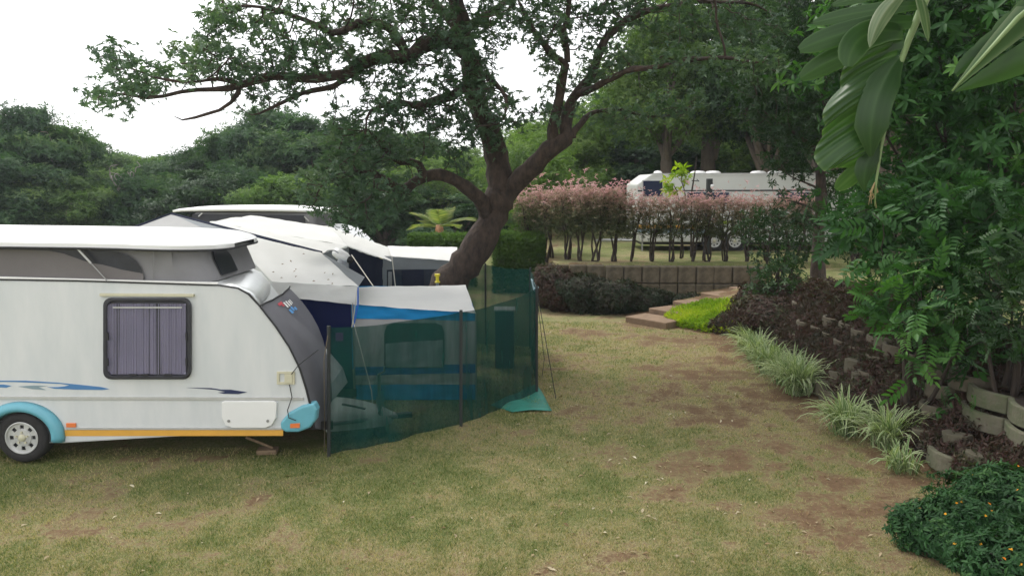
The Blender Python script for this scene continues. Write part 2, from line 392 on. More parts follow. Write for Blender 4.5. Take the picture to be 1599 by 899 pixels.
def make_tree(name, loc, label, cat, limbs, lobes, leaf, T, lsc, nper, bark, group=None, step=.35, kill=.45, infl=9, natt=500, seed=1, r0=.012, jit=.25, extra=0, droop=0, attpts=None, thr=.03, spread=.3, iters=70):
    """lobes: list of (centre, radii, weight)"""
    rg = np.random.default_rng(seed)
    nodes, par, gr = skeleton(limbs, step)
    if attpts is None:
        W = np.array([l[2] for l in lobes], float); W /= W.sum()
        att = np.concatenate([ellip(c, r_, max(3, int(natt*w_)), rg, .15)[0] for (c, r_, _), w_ in zip(lobes, W)])
    else: att = attpts
    P, pr = colonize(nodes, par, att, step, kill, infl, iters, jit, seed)
    r, kids = radii(P, pr, r0, 2.4, gr)
    t = thing(name, loc, label, cat, group)
    V, Fq = tree_tubes(P, pr, r); np_obj('trunk', V, Fq, bark, t, smooth=True)
    tips = np.where((r < thr) & (np.arange(len(P)) >= len(nodes)))[0]
    k = nper; base = np.repeat(P[tips], k, axis=0)
    off = rg.normal(0, spread, base.shape); pos = base+off
    D = off*1.2+np.array([0, 0, .35-droop])+rg.normal(0, .25, base.shape)
    cv = noise2(pos[:, 0]+pos[:, 1]*.6, pos[:, 2]*1.2, .9, seed)*1.1-.05
    sc = lsc*rg.uniform(.55, 1.35, len(pos))
    leaf_obj('crown', T, pos, D, sc, leaf, t, seed, np.clip(cv+rg.normal(0, .15, len(pos)), 0, 1))
    return t
def copy_tree(o, parent=None):
    c = o.copy(); COL.objects.link(c); c.parent = parent
    for ch in [q for q in list(COL.objects) if q.parent == o]: copy_tree(ch, c)
    return c
def place(o, loc, rz, sc, label=None, group=None, name=None):
    o.location = loc; o.rotation_euler = (0, 0, rz); o.scale = sc if hasattr(sc, '__len__') else (sc, sc, sc)
    if label: o['label'] = label
    if group: o['group'] = group

# ------------------------------------------------------------------ ground
H = 1.05
TOE = [(4.6, -6, .9), (*atZ(1620, 850).xy, 2.4), (*atZ(1430, 728).xy, 1.9), (*atZ(1290, 630).xy, 1.1), (*atZ(1168, 540).xy, 1.1), (*atZ(1100, 520).xy, 2.6), (*atZ(1030, 505).xy, 4.5), (*atZ(975, 492).xy, 6.5),
       (atY(965, 470, 21.9).x, 21.9, 7), (atY(940, 470, 21.95).x, 21.95, 5), (atY(862, 470, 22.1).x, 22.1, .12), (1.0, 25, .4), (2.5, 90, 1)]
POLY = [(p[0], p[1]) for p in TOE]+[(200, 90), (200, -6)]
def inside(x, y):
    x = np.asarray(x, float); y = np.asarray(y, float); c = np.zeros(x.shape, bool); n = len(POLY)
    for i in range(n):
        x1, y1 = POLY[i]; x2, y2 = POLY[(i+1) % n]
        if y1 == y2: continue
        k = ((y1 > y) != (y2 > y)) & (x < (x2-x1)*(y-y1)/(y2-y1)+x1); c ^= k
    return c
def toe_dist(x, y):
    x = np.asarray(x, float); y = np.asarray(y, float); best = np.full(x.shape, 1e9); wd = np.ones(x.shape)
    for (x1, y1, w1), (x2, y2, w2) in zip(TOE[:-1], TOE[1:]):
        dx, dy = x2-x1, y2-y1; t = np.clip(((x-x1)*dx+(y-y1)*dy)/(dx*dx+dy*dy), 0, 1)
        d = np.hypot(x-x1-t*dx, y-y1-t*dy); k = d < best; best = np.where(k, d, best); wd = np.where(k, w1+(w2-w1)*t, wd)
    return best, wd
def ground_z(x, y):
    d, wd = toe_dist(x, y); ins = inside(x, y)
    z = np.where(ins, np.where(np.asarray(y) > 22.0, H, H*np.clip(d/wd, 0, 1)), 0)
    return z+(noise2(x, y, .6, 3, 3)-.5)*.05*np.clip(1-np.hypot(x, np.asarray(y)-12)/60, 0, 1)
def gz(x, y): return float(ground_z(np.array([x]), np.array([y]))[0])
def atG(px, py):
    """where the pixel's ray meets the ground"""
    d = ray(px, py); t = 2.0
    while t < 80:
        p = Vector((d.x*t, d.y*t, CH+d.z*t))
        if p.z <= gz(p.x, p.y): return p
        t += .02
    return atZ(px, py)
def greenness(x, y):
    """0 bare soil .. 1 green grass, dry where the second noise is high"""
    g = noise2(x, y, 1.1, 11, 5)*.45+noise2(x, y, 4.5, 21, 4)*.55
    pathx = 2.5+0*y                                  # worn strip between the net and the bank
    g = g-.17*np.exp(-((x-pathx-.8)/1.5)**2)*np.clip((np.asarray(y)-4.5)/3, 0, 1)*np.clip((20-np.asarray(y))/6, 0, 1)
    d, _ = toe_dist(x, y); g = g-.13*np.exp(-(d/.8)**2)
    return g
def axis(lo, hi, c0, c1, st):
    a = list(np.arange(c0, c1, st)); s_ = st; x = c1
    while x < hi: a.append(x); s_ *= 1.25; x += s_
    a.append(hi); s_ = st; x = c0-st; b = []
    while x > lo: b.append(x); s_ *= 1.25; x -= s_
    b.append(lo); return np.array(b[::-1]+a)
xs = axis(-900, 900, -9, 13, .1); ys = axis(-60, 1500, 4, 25, .1)
X, Y = np.meshgrid(xs, ys); Z = ground_z(X.ravel(), Y.ravel()); nx, ny = len(xs), len(ys)
I = (np.arange(ny-1)[:, None]*nx+np.arange(nx-1)[None]).ravel()
gm = bpy.data.materials.new('patchy lawn'); gm.use_nodes = True
def ground_mat():
    n = gm.node_tree.nodes; l = gm.node_tree.links; b = n['Principled BSDF']; b.inputs['Roughness'].default_value = .95
    b.inputs['Specular IOR Level'].default_value = .1
    at = n.new('ShaderNodeAttribute'); at.attribute_name = 'g'; ad = n.new('ShaderNodeAttribute'); ad.attribute_name = 'd'
    tc = n.new('ShaderNodeTexCoord')
    def nz(s, d=6, r=.6):
        z = n.new('ShaderNodeTexNoise'); z.inputs['Scale'].default_value = s; z.inputs['Detail'].default_value = d; z.inputs['Roughness'].default_value = r
        l.new(tc.outputs['Object'], z.inputs[0]); return z.outputs['Fac']
    def ramp(f, p0, c0, p1, c1):
        r = n.new('ShaderNodeValToRGB'); r.color_ramp.elements[0].position = p0; r.color_ramp.elements[1].position = p1
        r.color_ramp.elements[0].color = (*c0, 1); r.color_ramp.elements[1].color = (*c1, 1); l.new(f, r.inputs[0]); return r.outputs[0]
    def mth(op, a, b_):
        m = n.new('ShaderNodeMath'); m.operation = op
        for i, q in enumerate((a, b_)):
            if isinstance(q, (int, float)): m.inputs[i].default_value = q
            else: l.new(q, m.inputs[i])
        return m.outputs[0]
    def mixc(f, a, b_):
        m = n.new('ShaderNodeMix'); m.data_type = 'RGBA'; l.new(f, m.inputs[0]); l.new(a, m.inputs[6]); l.new(b_, m.inputs[7]); return m.outputs[2]
    soil = ramp(nz(9, 9, .8), .3, (.1, .062, .036), .7, (.23, .15, .09))
    dry = ramp(nz(55, 8, .9), .38, (.1, .085, .042), .6, (.5, .43, .24))
    grn = ramp(nz(60, 8, .9), .38, (.035, .055, .014), .6, (.19, .23, .075))
    fine = mth('MULTIPLY', mth('SUBTRACT', nz(16, 8, .85), .5), 1.1)
    g = mth('ADD', at.outputs['Fac'], fine)
    fs = ramp(g, .24, (0, 0, 0), .46, (1, 1, 1)); c1 = mixc(fs, soil, dry)
    g2 = mth('ADD', mth('SUBTRACT', at.outputs['Fac'], mth('MULTIPLY', ad.outputs['Fac'], .35)), mth('MULTIPLY', fine, 1.2))
    fg = ramp(g2, .16, (0, 0, 0), .42, (.85, .85, .85)); c2 = mixc(fg, c1, grn)
    l.new(c2, b.inputs['Base Color'])
    bp = n.new('ShaderNodeBump'); bp.inputs['Strength'].default_value = .8; bp.inputs['Distance'].default_value = .03
    l.new(nz(30, 8, .8), bp.inputs['Height']); l.new(bp.outputs[0], b.inputs['Normal'])
ground_mat()
GG = greenness(X.ravel(), Y.ravel())
GG = np.where(inside(X.ravel(), Y.ravel()), GG+.04*(Z > .9)-.25*(Z < .9), GG)
DD = noise2(X.ravel(), Y.ravel(), .45, 51, 4)
g = np_obj('ground', np.stack([X.ravel(), Y.ravel(), Z], 1), np.stack([I, I+1, I+nx+1, I+nx], 1), gm, None, {'g': GG, 'd': DD}, smooth=True)
tag(g, kind='structure')
# grass blades
def blades():
    n = 520000
    u = rng.random(n); yy = 5.6+13*u**1.7; xx = rng.uniform(-1, 1, n)*(yy*.68+.6)
    gn = greenness(xx, yy); ins = inside(xx, yy); dd = noise2(xx, yy, .45, 51, 4)
    k = (~ins) & (rng.random(n) < np.clip((gn-.31)/.12, .05, 1)) & ~((xx < -2.4) & (yy > 9.5))
    xx, yy, gn, dd = xx[k], yy[k], gn[k], dd[k]; n = len(xx); zz = ground_z(xx, yy)
    h = rng.uniform(.012, .034, n)*(.6+1.1*noise2(xx, yy, 7, 91, 3))*(1+.02*(yy-6)); a = rng.random(n)*2*np.pi; wv = .0028*(1+.09*(yy-5)); ln = rng.uniform(.2, 1.3, n)*h; b = rng.random(n)*2*np.pi
    B = np.stack([xx, yy, zz-.003], 1); s_ = np.stack([np.cos(a)*wv, np.sin(a)*wv, 0*a], 1)
    tip = B+np.stack([np.cos(b)*ln, np.sin(b)*ln, h], 1)
    V = np.stack([B-s_, B+s_, tip], 1).reshape(-1, 3); v = np.clip(.95-(gn-.3)*1.4+(dd-.5)*.5+rng.normal(0, .38, n), 0, 1)
    o = np_obj('lawn_grass', V, np.arange(3*n).reshape(-1, 3), L_grass, None, {'v': np.repeat(v, 3)})
    tag(o, 'short patchy green and straw coloured grass blades of the lawn', 'grass', kind='stuff')
blades()
def litter():
    n = 900; yy = 5.8+14*rng.random(n)**1.3; xx = rng.uniform(-1, 1, n)*(yy*.66); xx = np.where(rng.random(n) < .6, np.abs(xx)*.6+.2, xx)
    k = ~inside(xx, yy) & ~((xx < -.3) & (yy > 9)); xx, yy = xx[k], yy[k]; P = np.stack([xx, yy, ground_z(xx, yy)+.012], 1)
    V0, F0 = leaf_t(.4, .3, .1); D = rng.normal(0, .25, (len(P), 3))+np.array([0, 0, 1])
    o = leaf_obj('leaf_litter', (V0-np.array([0, .5, 0]), F0, np.zeros(4)), P, D, rng.uniform(.02, .08, len(P)), L_litter, None, 5)
    tag(o, 'pale and brown fallen leaves scattered over the lawn', 'fallen leaves', kind='stuff')
litter()

# ------------------------------------------------------------------ near caravan
YN, YF = 9.02, 11.2
def sp(px, py, dy=0.0): return atY(px, py, YN-dy)          # on the side, dy proud of it
def near_caravan():
    t = thing('pop_top_caravan', (-5.8, 10.1, 0), 'large nearest white caravan with raised canvas pop top, turquoise wheel arch and curtained window', 'caravan')
    X0 = -8.4
    top = [(1, 437), (120, 439), (250, 443), (340, 446), (372, 451)]
    front = [(388, 460), (405, 478), (430, 510), (452, 543), (468, 576), (478, 608), (486, 640), (484, 668)]
    bot = [(440, 673), (300, 680), (98, 692)]
    zt = sp(1, 437).z
    prof = [Vector((X0, YN, .45)), Vector((X0+.0, YN, 1.6)), Vector((X0+.5, YN, zt))]+[sp(*p) for p in top+front+bot]+[Vector((-6.3, YN, sp(98, 692).z))]
    n = len(prof); mb = MB()
    # rounded long edges: loops inset near both sides
    cx = sum((p.x for p in prof), 0)/n; cz = sum((p.z for p in prof), 0)/n
    def loop(y, ins):
        out = []
        for i, p in enumerate(prof):
            a, b = prof[i-1], prof[(i+1) % n]; tx, tz = b.x-a.x, b.z-a.z; q = math.hypot(tx, tz); nx_, nz_ = -tz/q, tx/q
            s_ = 1 if (nx_*(cx-p.x)+nz_*(cz-p.z)) > 0 else -1
            out.append(Vector((p.x+nx_*ins*s_, y, p.z+nz_*ins*s_)))
        return out
    def shf(x, z, y): return .55*min(1, max(0, (z-.5)/.9))*max(0, min(1, (x+4.6)/1.2))*max(0, (y-YN)/(YF-YN))**1.4
    loops = [loop(YN, .02), loop(YN+.006, .006)]+[loop(YN+.02+(YF-YN-.04)*k/6, 0) for k in range(7)]+[loop(YF, .02)]
    loops = [[Vector((v.x-shf(v.x, v.z, v.y), v.y, v.z)) for v in l_] for l_ in loops]; nl = len(loops)
    mb.add([v for l_ in loops for v in l_], [(k*n+i, k*n+(i+1) % n, (k+1)*n+(i+1) % n, (k+1)*n+i) for k in range(nl-1) for i in range(n)]+[tuple(range(n))[::-1], tuple(range((nl-1)*n, nl*n))])
    mb.build('body', M['body'], t)
    # silver sheet over the upper nose
    a = [(365, 449), (388, 459), (404, 477)]
    rows = []
    for y in np.linspace(YN+.03, YF-.03, 12):
        rows.append([Vector((sp(*p).x+.006-shf(sp(*p).x, sp(*p).z, y), y, sp(*p).z+.008)) for p in [(340, 445.5)]+a])
    MB().sheet(rows).build('nose_panel', M['silver'], t, smooth=True, solid=.006)
    # dark piping along the profile
    MB().tube([sp(px, py-1, .006) for px, py in [(-20, 438)]+top+front[:-1]], .011, 6).build('piping', M['dark'], t)
    MB().prism([sp(-30, 431, 0.012), sp(340, 441, .012), sp(340, 445, .012), sp(-30, 435, .012)], (0, .03, 0)).build('roof_rail', M['white'], t, bevel=.004)
    MB().prism([sp(-30, 618.5, .014), sp(474, 620, .014), sp(474, 625, .014), sp(-30, 623.5, .014)], (0, .02, 0)).build('side_trim', M['trim'], t, bevel=.003)
    MB().prism([sp(103, 667, .014), sp(440, 667, .014), sp(440, 670.5, .014), sp(103, 670.5, .014)], (0, .02, 0)).build('side_trim', M['trim'], t, bevel=.003)
    MB().prism([sp(100, 671, .005), sp(442, 671, .005), sp(442, 680, .005), sp(100, 680.5, .005)], (0, .009, 0)).build('yellow_stripe', M['yellow'], t)
    # window
    def rrect(x0, y0, x1, y1, r, dy):
        P = []
        for cx_, cy_, a0 in ((x1-r, y0+r, -90), (x1-r, y1-r, 0), (x0+r, y1-r, 90), (x0+r, y0+r, 180)):
            for k in range(6): an = R(a0+k*18); P.append(sp(cx_+r*math.cos(an), cy_+r*math.sin(an), dy))
        return P
    def ring(o_, i_, d):
        n_ = len(o_); m_ = MB(); d = Vector((0, d, 0)); vs = o_+i_+[p+d for p in o_]+[p+d for p in i_]
        fs = []
        for i in range(n_):
            j = (i+1) % n_; fs += [(i, j, n_+j, n_+i), (2*n_+i, 3*n_+i, 3*n_+j, 2*n_+j), (i, 2*n_+i, 2*n_+j, j), (n_+i, n_+j, 3*n_+j, 3*n_+i)]
        return m_.add(vs, fs)
    win = MB().prism(rrect(161, 465, 298, 592, 12, .012), (0, .02, 0)).build('window', M['winframe'], t)
    ring(rrect(162, 466, 297, 591, 14, .055), rrect(166.5, 470, 292.5, 587, 11, .055), .05).build('frame', M['winframe'], win, bevel=.006)
    rows = []
    for j in range(9):
        rows.append([sp(168+122*i/150, 474+110*j/8, .022+.011*math.sin(i*.36+3.1*math.sin(i*.09)+1.6*math.sin(i*.041+2)+.1*j*math.sin(i*.05))*(.6+.5*math.sin(i*.07+1))+.005*math.sin(i*1.31+math.sin(i*.3))) for i in range(151)])
    MB().sheet(rows).build('curtain', M['curtain'], win, smooth=True)
    MB().prism(rrect(168, 472, 291, 585, 10, .047), (0, .005, 0)).build('pane', M['glass'], win)
    MB().prism([sp(176, 479, .052), sp(284, 479, .052), sp(284, 481, .052), sp(176, 481, .052)], (0, .004, 0)).build('curtain_rail', M['trim'], win)
    for q in (208, 226, 262): MB().box(sp(q, 585, .058), (.09, .014, .02)).build('catch', M['dark'], win)
    for q in (525, 565):
        for xq in (168, 291): MB().box(sp(xq, q, .06), (.02, .014, .09)).build('catch', M['dark'], win)
    MB().prism([sp(155, 458, .04), sp(302, 459, .04), sp(302, 463.5, .04), sp(155, 462.5, .04)], (0, .04, 0)).build('awning_rail', M['cream'], t, bevel=.005)
    # decals
    def decal(pts, m, nm='decal', dy=.004): MB().prism([sp(px, py, dy) for px, py in pts], (0, .006, 0)).build(nm, m, t)
    decal([(-8, 594), (40, 594), (90, 597), (130, 601), (158, 604), (171, 607), (160, 608.5), (120, 608), (85, 606.5), (74, 604), (90, 604), (100, 603), (108, 601), (95, 599), (60, 597.5), (20, 596), (-8, 596)], M['blue'])
    decal([(-8, 600), (5, 600), (18, 602), (10, 605), (-8, 604)], M['blue'])
    decal([(28, 603), (50, 601.5), (75, 602), (60, 604), (72, 608.5), (50, 607)], M['greyblue'])
    decal([(291, 605), (330, 605.5), (345, 608), (360, 608), (386, 612), (372, 615), (350, 614.5), (340, 612.5), (352, 611.5), (335, 608)], M['navy'])
    # hatch, socket, reflector, corner light
    hp = [(346, 628), (350, 626), (428, 626), (432, 629), (431, 652), (424, 664), (414, 668), (362, 668), (352, 664), (346, 652)]
    hb = MB().prism([sp(px, py, .035) for px, py in hp], (0, .04, 0)).build('service_hatch', M['white'], t, bevel=.008)
    for q in (357, 418): MB().lathe(sp(q, 657, .04), [(0, -.004), (.017, -.004), (.017, .006), (0, .006)], 12).build('lock', M['steel'], hb)
    sb = ring([sp(432, 580, .02), sp(460, 580, .02), sp(460, 600, .02), sp(432, 600, .02)], [sp(436, 583.5, .02), sp(456, 583.5, .02), sp(456, 596.5, .02), sp(436, 596.5, .02)], .03).build('socket_box', M['cream'], t, bevel=.003)
    MB().prism([sp(444, 584, .03), sp(456, 584, .03), sp(456, 598, .03), sp(444, 598, .03)], (0, .03, 0)).build('socket_lid', M['cream'], sb, bevel=.003)
    MB().prism([sp(103, 660.5, .02), sp(118, 660.5, .02), sp(118, 667, .02), sp(103, 667, .02)], (0, .02, 0)).build('side_marker', M['amber'], t, bevel=.003)
    cap = [(437, 660), (450, 645), (470, 634), (490, 629), (495, 640), (493, 656), (484, 668), (466, 675), (446, 675), (438, 670)]
    cl = MB().prism([sp(px, py, .05) for px, py in cap], (0, .16, 0)).build('corner_light', M['turq'], t, bevel=.03, seg=4)
    MB().prism([sp(453, 661.5, .062), sp(468, 660.5, .062), sp(468, 667.5, .062), sp(453, 668, .062)], (0, .02, 0)).build('lens', M['amber'], cl)
    MB().tube([sp(452, 600, .03), sp(456, 620, .05), sp(449, 640, .07), sp(451, 652, .08), sp(462, 656, .08)], .006, 6).build('cable', M['dark'], t)
    MB().tube([sp(455, 584, .03), sp(466, 570, .08), sp(497, 546, .25)], .005, 6).build('cord', M['dark'], t)
    # wheel arch, wheel
    c0 = sp(37, 682); 
    arch = MB(); rows = []
    for k in range(25):
        a_ = R(-12+k*204/24); q = []
        for rr, dy in ((.305, .02), (.325, .07), (.36, .085), (.42, .05), (.43, .0)):
            rx = rr*1.08; q.append(Vector((c0.x+rx*math.cos(a_)*1.06, YN-dy, c0.z+.03+rr*math.sin(a_)*.93)))
        rows.append(q)
    arch.sheet(rows).build('wheel_arch', M['turq'], t, smooth=True, solid=.012)
    MB().prism([Vector((c0.x+.36*math.cos(R(a_)), YN-.001, c0.z+.36*math.sin(R(a_)))) for a_ in range(-10, 191, 10)], (0, -.003, 0)).build('wheel_well', M['dark'], t)
    make_wheel(t, (c0.x, YN+.06, c0.z), .305, .2, -1)
    make_wheel(t, (c0.x, YF-.12, c0.z), .305, .2, 1)
    MB().box((c0.x, 10.1, .33), (.08, 2.0, .08)).build('axle', M['dark'], t)
    MB().box((-4.4, 9.35, .36), (4.4, .05, .1)).box((-4.4, 10.85, .36), (4.4, .05, .1)).build('chassis', M['dark'], t)
    # steady leg
    MB().tube([atY(384, 682, 9.35), atY(426, 699, 9.35)], .018, 6).build('steady_leg', M['wood'], t)
    MB().box((atY(405, 682, 9.4).x, 9.5, .3), (.05, .4, .05)).build('leg_bracket', M['dark'], t)
    # canvas pop top
    xe = -3.66; zb, z2 = zt-.02, 2.6
    def rr_plan(x0, x1, y0, y1, r, z, n_=8):
        P = []
        for cx_, cy_, a0 in ((x1-r, y0+r, -90), (x1-r, y1-r, 0), (x0+r, y1-r, 90), (x0+r, y0+r, 180)):
            for k in range(n_+1): an = R(a0+k*90/n_); P.append(Vector((cx_+r*math.cos(an), cy_+r*math.sin(an), z)))
        return P
    def dens(P, st=.08):
        out = []
        for i in range(len(P)):
            a_, b_ = P[i], P[(i+1) % len(P)]; k = max(1, int((b_-a_).length/st))
            out += [a_.lerp(b_, j/k) for j in range(k)]
        return out
    base = dens(rr_plan(X0+.4, xe+.14, YN+.06, YF-.1, .38, zb-.03)); rows = []
    m = len(base)
    for j in range(9):
        tt = j/8; row = []
        for i, p in enumerate(base):
            cxx, cyy = (X0+xe)/2, (YN+YF)/2; k = 1-.025*tt
            wv = .012*math.sin(p.x*9+2*math.sin(p.x*3)+tt*2)*math.sin(math.pi*tt)
            xx = cxx+(p.x-cxx)*k+( -.12*tt if p.x > xe-.2 else 0)
            row.append(Vector((xx, cyy+(p.y-cyy)*k+wv, zb-.03+(z2-zb+.05)*tt)))
        rows.append(row+[row[0]])
    cv = MB().sheet(rows).build('canvas_wall', M['canvas'], t, smooth=True)
    y_ = YN+.04
    def cvp(px, py, d=0): return atY(px, py, y_-d)
    wn = MB().sheet([[cvp(px, a_+(b_-a_)*k/4, .008) for px, a_, b_ in [(-40, 387, 434), (0, 388, 435), (60, 389, 436), (120, 390, 437), (160, 392, 438), (185, 394, 438.5), (200, 399, 439), (212, 407, 439), (220, 418, 439.5), (224, 430, 440), (225, 439, 440)]] for k in range(5)]).build('mesh_window', M['screen'], cv)
    MB().sheet([[cvp(px, a_+(b_-a_)*k/4, .016+.006*math.sin(px*.13)) for px, a_, b_ in [(-40, 388, 434), (0, 389, 435), (40, 390, 435.5), (75, 391, 436), (100, 396, 437), (130, 407, 437.5), (145, 411, 438), (160, 413, 438), (190, 421, 438.5), (224, 427, 439)]] for k in range(5)]).build('rolled_flap', M['canvasdark'], wn, smooth=True)
    MB().prism([Vector((-3.508-.17*q, y, zb+(z2-zb)*q)) for y, q in ((9.5, .05), (9.47, .5), (9.55, .78), (9.72, .88), (9.9, .78), (10.02, .5), (10.04, .05))], (.01, 0, 0)).build('mesh_window', M['screen'], cv)
    MB().tube([cvp(240, 388, .02), cvp(239, 438, .02)], .006, 5).build('seam', M['canvas'], cv)
    MB().tube([atY(119, 386, 8.98), atY(142, 411, 8.98)], .013, 8).build('strut', M['trim'], t)
    MB().tube([atY(141, 410, 8.98), atY(168, 439, 8.98)], .007, 8).build('strut', M['steel'], t)
    # roof slab with rounded nose
    xf, xr, rr_, ym, hw0 = -3.44, X0-.1, .8, (YN+YF)/2+.02, (YF-YN)/2+.08
    st = [xr, xr+.15]+[xr+.4+k*.3 for k in range(13)]; st = [x for x in st if x < xf-rr_]+[xf-rr_+rr_*math.sin(math.pi/2*k/14) for k in range(15)]
    def hw(x): return hw0-(rr_-math.sqrt(max(0, rr_*rr_-(x-(xf-rr_))**2)) if x > xf-rr_ else 0)
    def base(x): return 2.585-.05*max(0, (x+5.0)/1.7)**2-.012*(x+6)
    ups = []; lows = []; edge = []
    for x in st:
        h_ = hw(x); ru = []; rl = []
        for k in range(17):
            q = math.sin(math.pi/2*(k-8)/8); y = ym+q*h_; ed = min(1, (1-abs(q))*h_/.5); ex_ = min(1, (xf-x)/.5); e_ = max(0, min(ed, ex_))
            ru.append(Vector((x, y, base(x)+.045+.085*(1-(1-e_)**2.2)))); rl.append(Vector((x, y, base(x)-.01)))
        ups.append(ru); lows.append(rl)
    mb = MB(); mb.sheet(ups); mb.sheet([r_[::-1] for r_ in lows])
    mb.sheet([[a_[0] for a_ in ups], [a_[0] for a_ in lows]]); mb.sheet([[a_[-1] for a_ in lows], [a_[-1] for a_ in ups]]); mb.sheet([ups[0], lows[0]])
    rf = mb.build('pop_top_roof', M['roofwhite'], t, smooth=True)
    rf.data.update(); k2_ = rf.modifiers.new('weld', 'WELD'); k2_.merge_threshold = .001; k3 = rf.modifiers.new('split', 'EDGE_SPLIT'); k3.split_angle = R(50)
    ed_ = [a_[0]+Vector((0, -.01, -.002)) for a_ in lows]+[a_[-1]+Vector((0, .01, -.002)) for a_ in lows[::-1]]
    MB().tube(ed_, .013, 6).build('edge_trim', M['dark'], rf)
    # front: guard fabric
    near = [(404, 478), (430, 510), (452, 543), (468, 576), (478, 608), (486, 640), (490, 668)]
    far = [(452, 448), (478, 476), (498, 510), (510, 545), (517, 590), (521, 640), (512, 674)]
    rows = []
    for (a_, b_) in zip(near, far):
        A_, B_ = atY(a_[0], a_[1], YN-.012), atY(b_[0], b_[1], 10.15)
        rows.append([A_.lerp(B_, k/10)+Vector((.05*math.sin(math.pi*k/10)+.006*math.sin(k*2.1+a_[0]), 0, 0)) for k in range(11)])
    gd = MB().sheet(rows).build('front_guard', M['guard'], t, smooth=True, sub=1)
    MB().tube([r_[0]+Vector((.01, -.01, 0)) for r_ in rows], .01, 6).build('hem', M['dark'], gd)
    MB().tube([p+Vector((.01, 0, .006)) for p in rows[0]], .01, 6).build('hem', M['dark'], gd)
    def gp(px, py, d=.07): return atY(px, py, 9.45)
    def on(u_, v_):
        i = min(int(u_), 5); f = u_-i; j = min(int(v_), 9); g_ = v_-j
        a_ = rows[i][j].lerp(rows[i][j+1], g_); b_ = rows[i+1][j].lerp(rows[i+1][j+1], g_); return a_.lerp(b_, f)+Vector((.012, -.012, .004))
    def mark(u0, v0, du, dv, m_): MB().sheet([[on(u0, v0), on(u0, v0+dv)], [on(u0+du, v0+du*.3), on(u0+du, v0+dv+du*.3)]]).build('logo', m_, gd)
    for u0, v0, du, dv, mm in ((.22, 3.2, .12, 1.2, 'red'), (.36, 3.9, .08, .5, 'red'), (.30, 4.5, .26, .35, 'white'), (.30, 5.1, .26, .35, 'white'), (.34, 5.7, .22, .35, 'white'), (.34, 6.3, .2, .35, 'white'),
                               (.66, 4.4, .2, .5, 'lblue'), (.6, 5.1, .2, .5, 'lblue'), (.7, 5.8, .14, .6, 'lblue')): mark(u0, v0, du, dv, M[mm])
    # drawbar, nose cone and jockey wheel
    yb = 10.1
    MB().tube([Vector((-2.6, 9.4, .32)), Vector((-1.5, yb, .25))], .035, 8).tube([Vector((-2.6, 10.8, .32)), Vector((-1.5, yb, .25))], .035, 8).build('drawbar', M['steel'], t)
    MB().tube([Vector((-1.55, yb, .25)), Vector((-1.32, yb, .27))], .04, 10).build('coupling', M['dark'], t)
    nc = MB(); rows = []
    for k in range(9):
        f = k/8; x = -2.36+.78*f; wv = .36*(1-f)**.6+.1; ht = .30*(1-.55*f*f)
        rows.append([Vector((x, yb+wv*math.cos(R(a_))*.95, .17+ht*max(0, math.sin(R(a_)))**.6)) for a_ in range(0, 181, 12)])
    nc.sheet(rows); nc.add(rows[-1], [tuple(range(len(rows[-1])))]); nc.build('nose_cone', mat('pale green cone', (.5, .56, .52), .5, noise=.1), t, smooth=True)
    MB().box((-2.0, yb-.42, .5), (.3, .05, .012), tilt=Matrix.Rotation(R(12), 3, 'Y')).build('cone_handle', M['dark'], t)
    MB().tube([Vector((-1.72, 9.95, .1)), Vector((-1.72, 9.95, .85))], .022, 8).tube([Vector((-1.72, 9.95, .85)), Vector((-1.64, 9.9, .9)), Vector((-1.64, 9.9, .96))], .012, 6).build('jockey_stem', M['steel'], t)
    MB().lathe((-1.72, 9.95, .09), [(.03, -.03), (.085, -.03), (.09, 0), (.085, .03), (.03, .03)], 20).build('jockey_wheel', M['tyre'], t, smooth=True)
    b = MB().box((atY(418, 706, 9.35).x, 9.35, .035), (.24, .16, .06), rz=.1).build('wood_block', M['wood'], None, bevel=.006)
    tag(b, 'weathered wooden block on the grass under the nearest caravan corner leg', 'block')
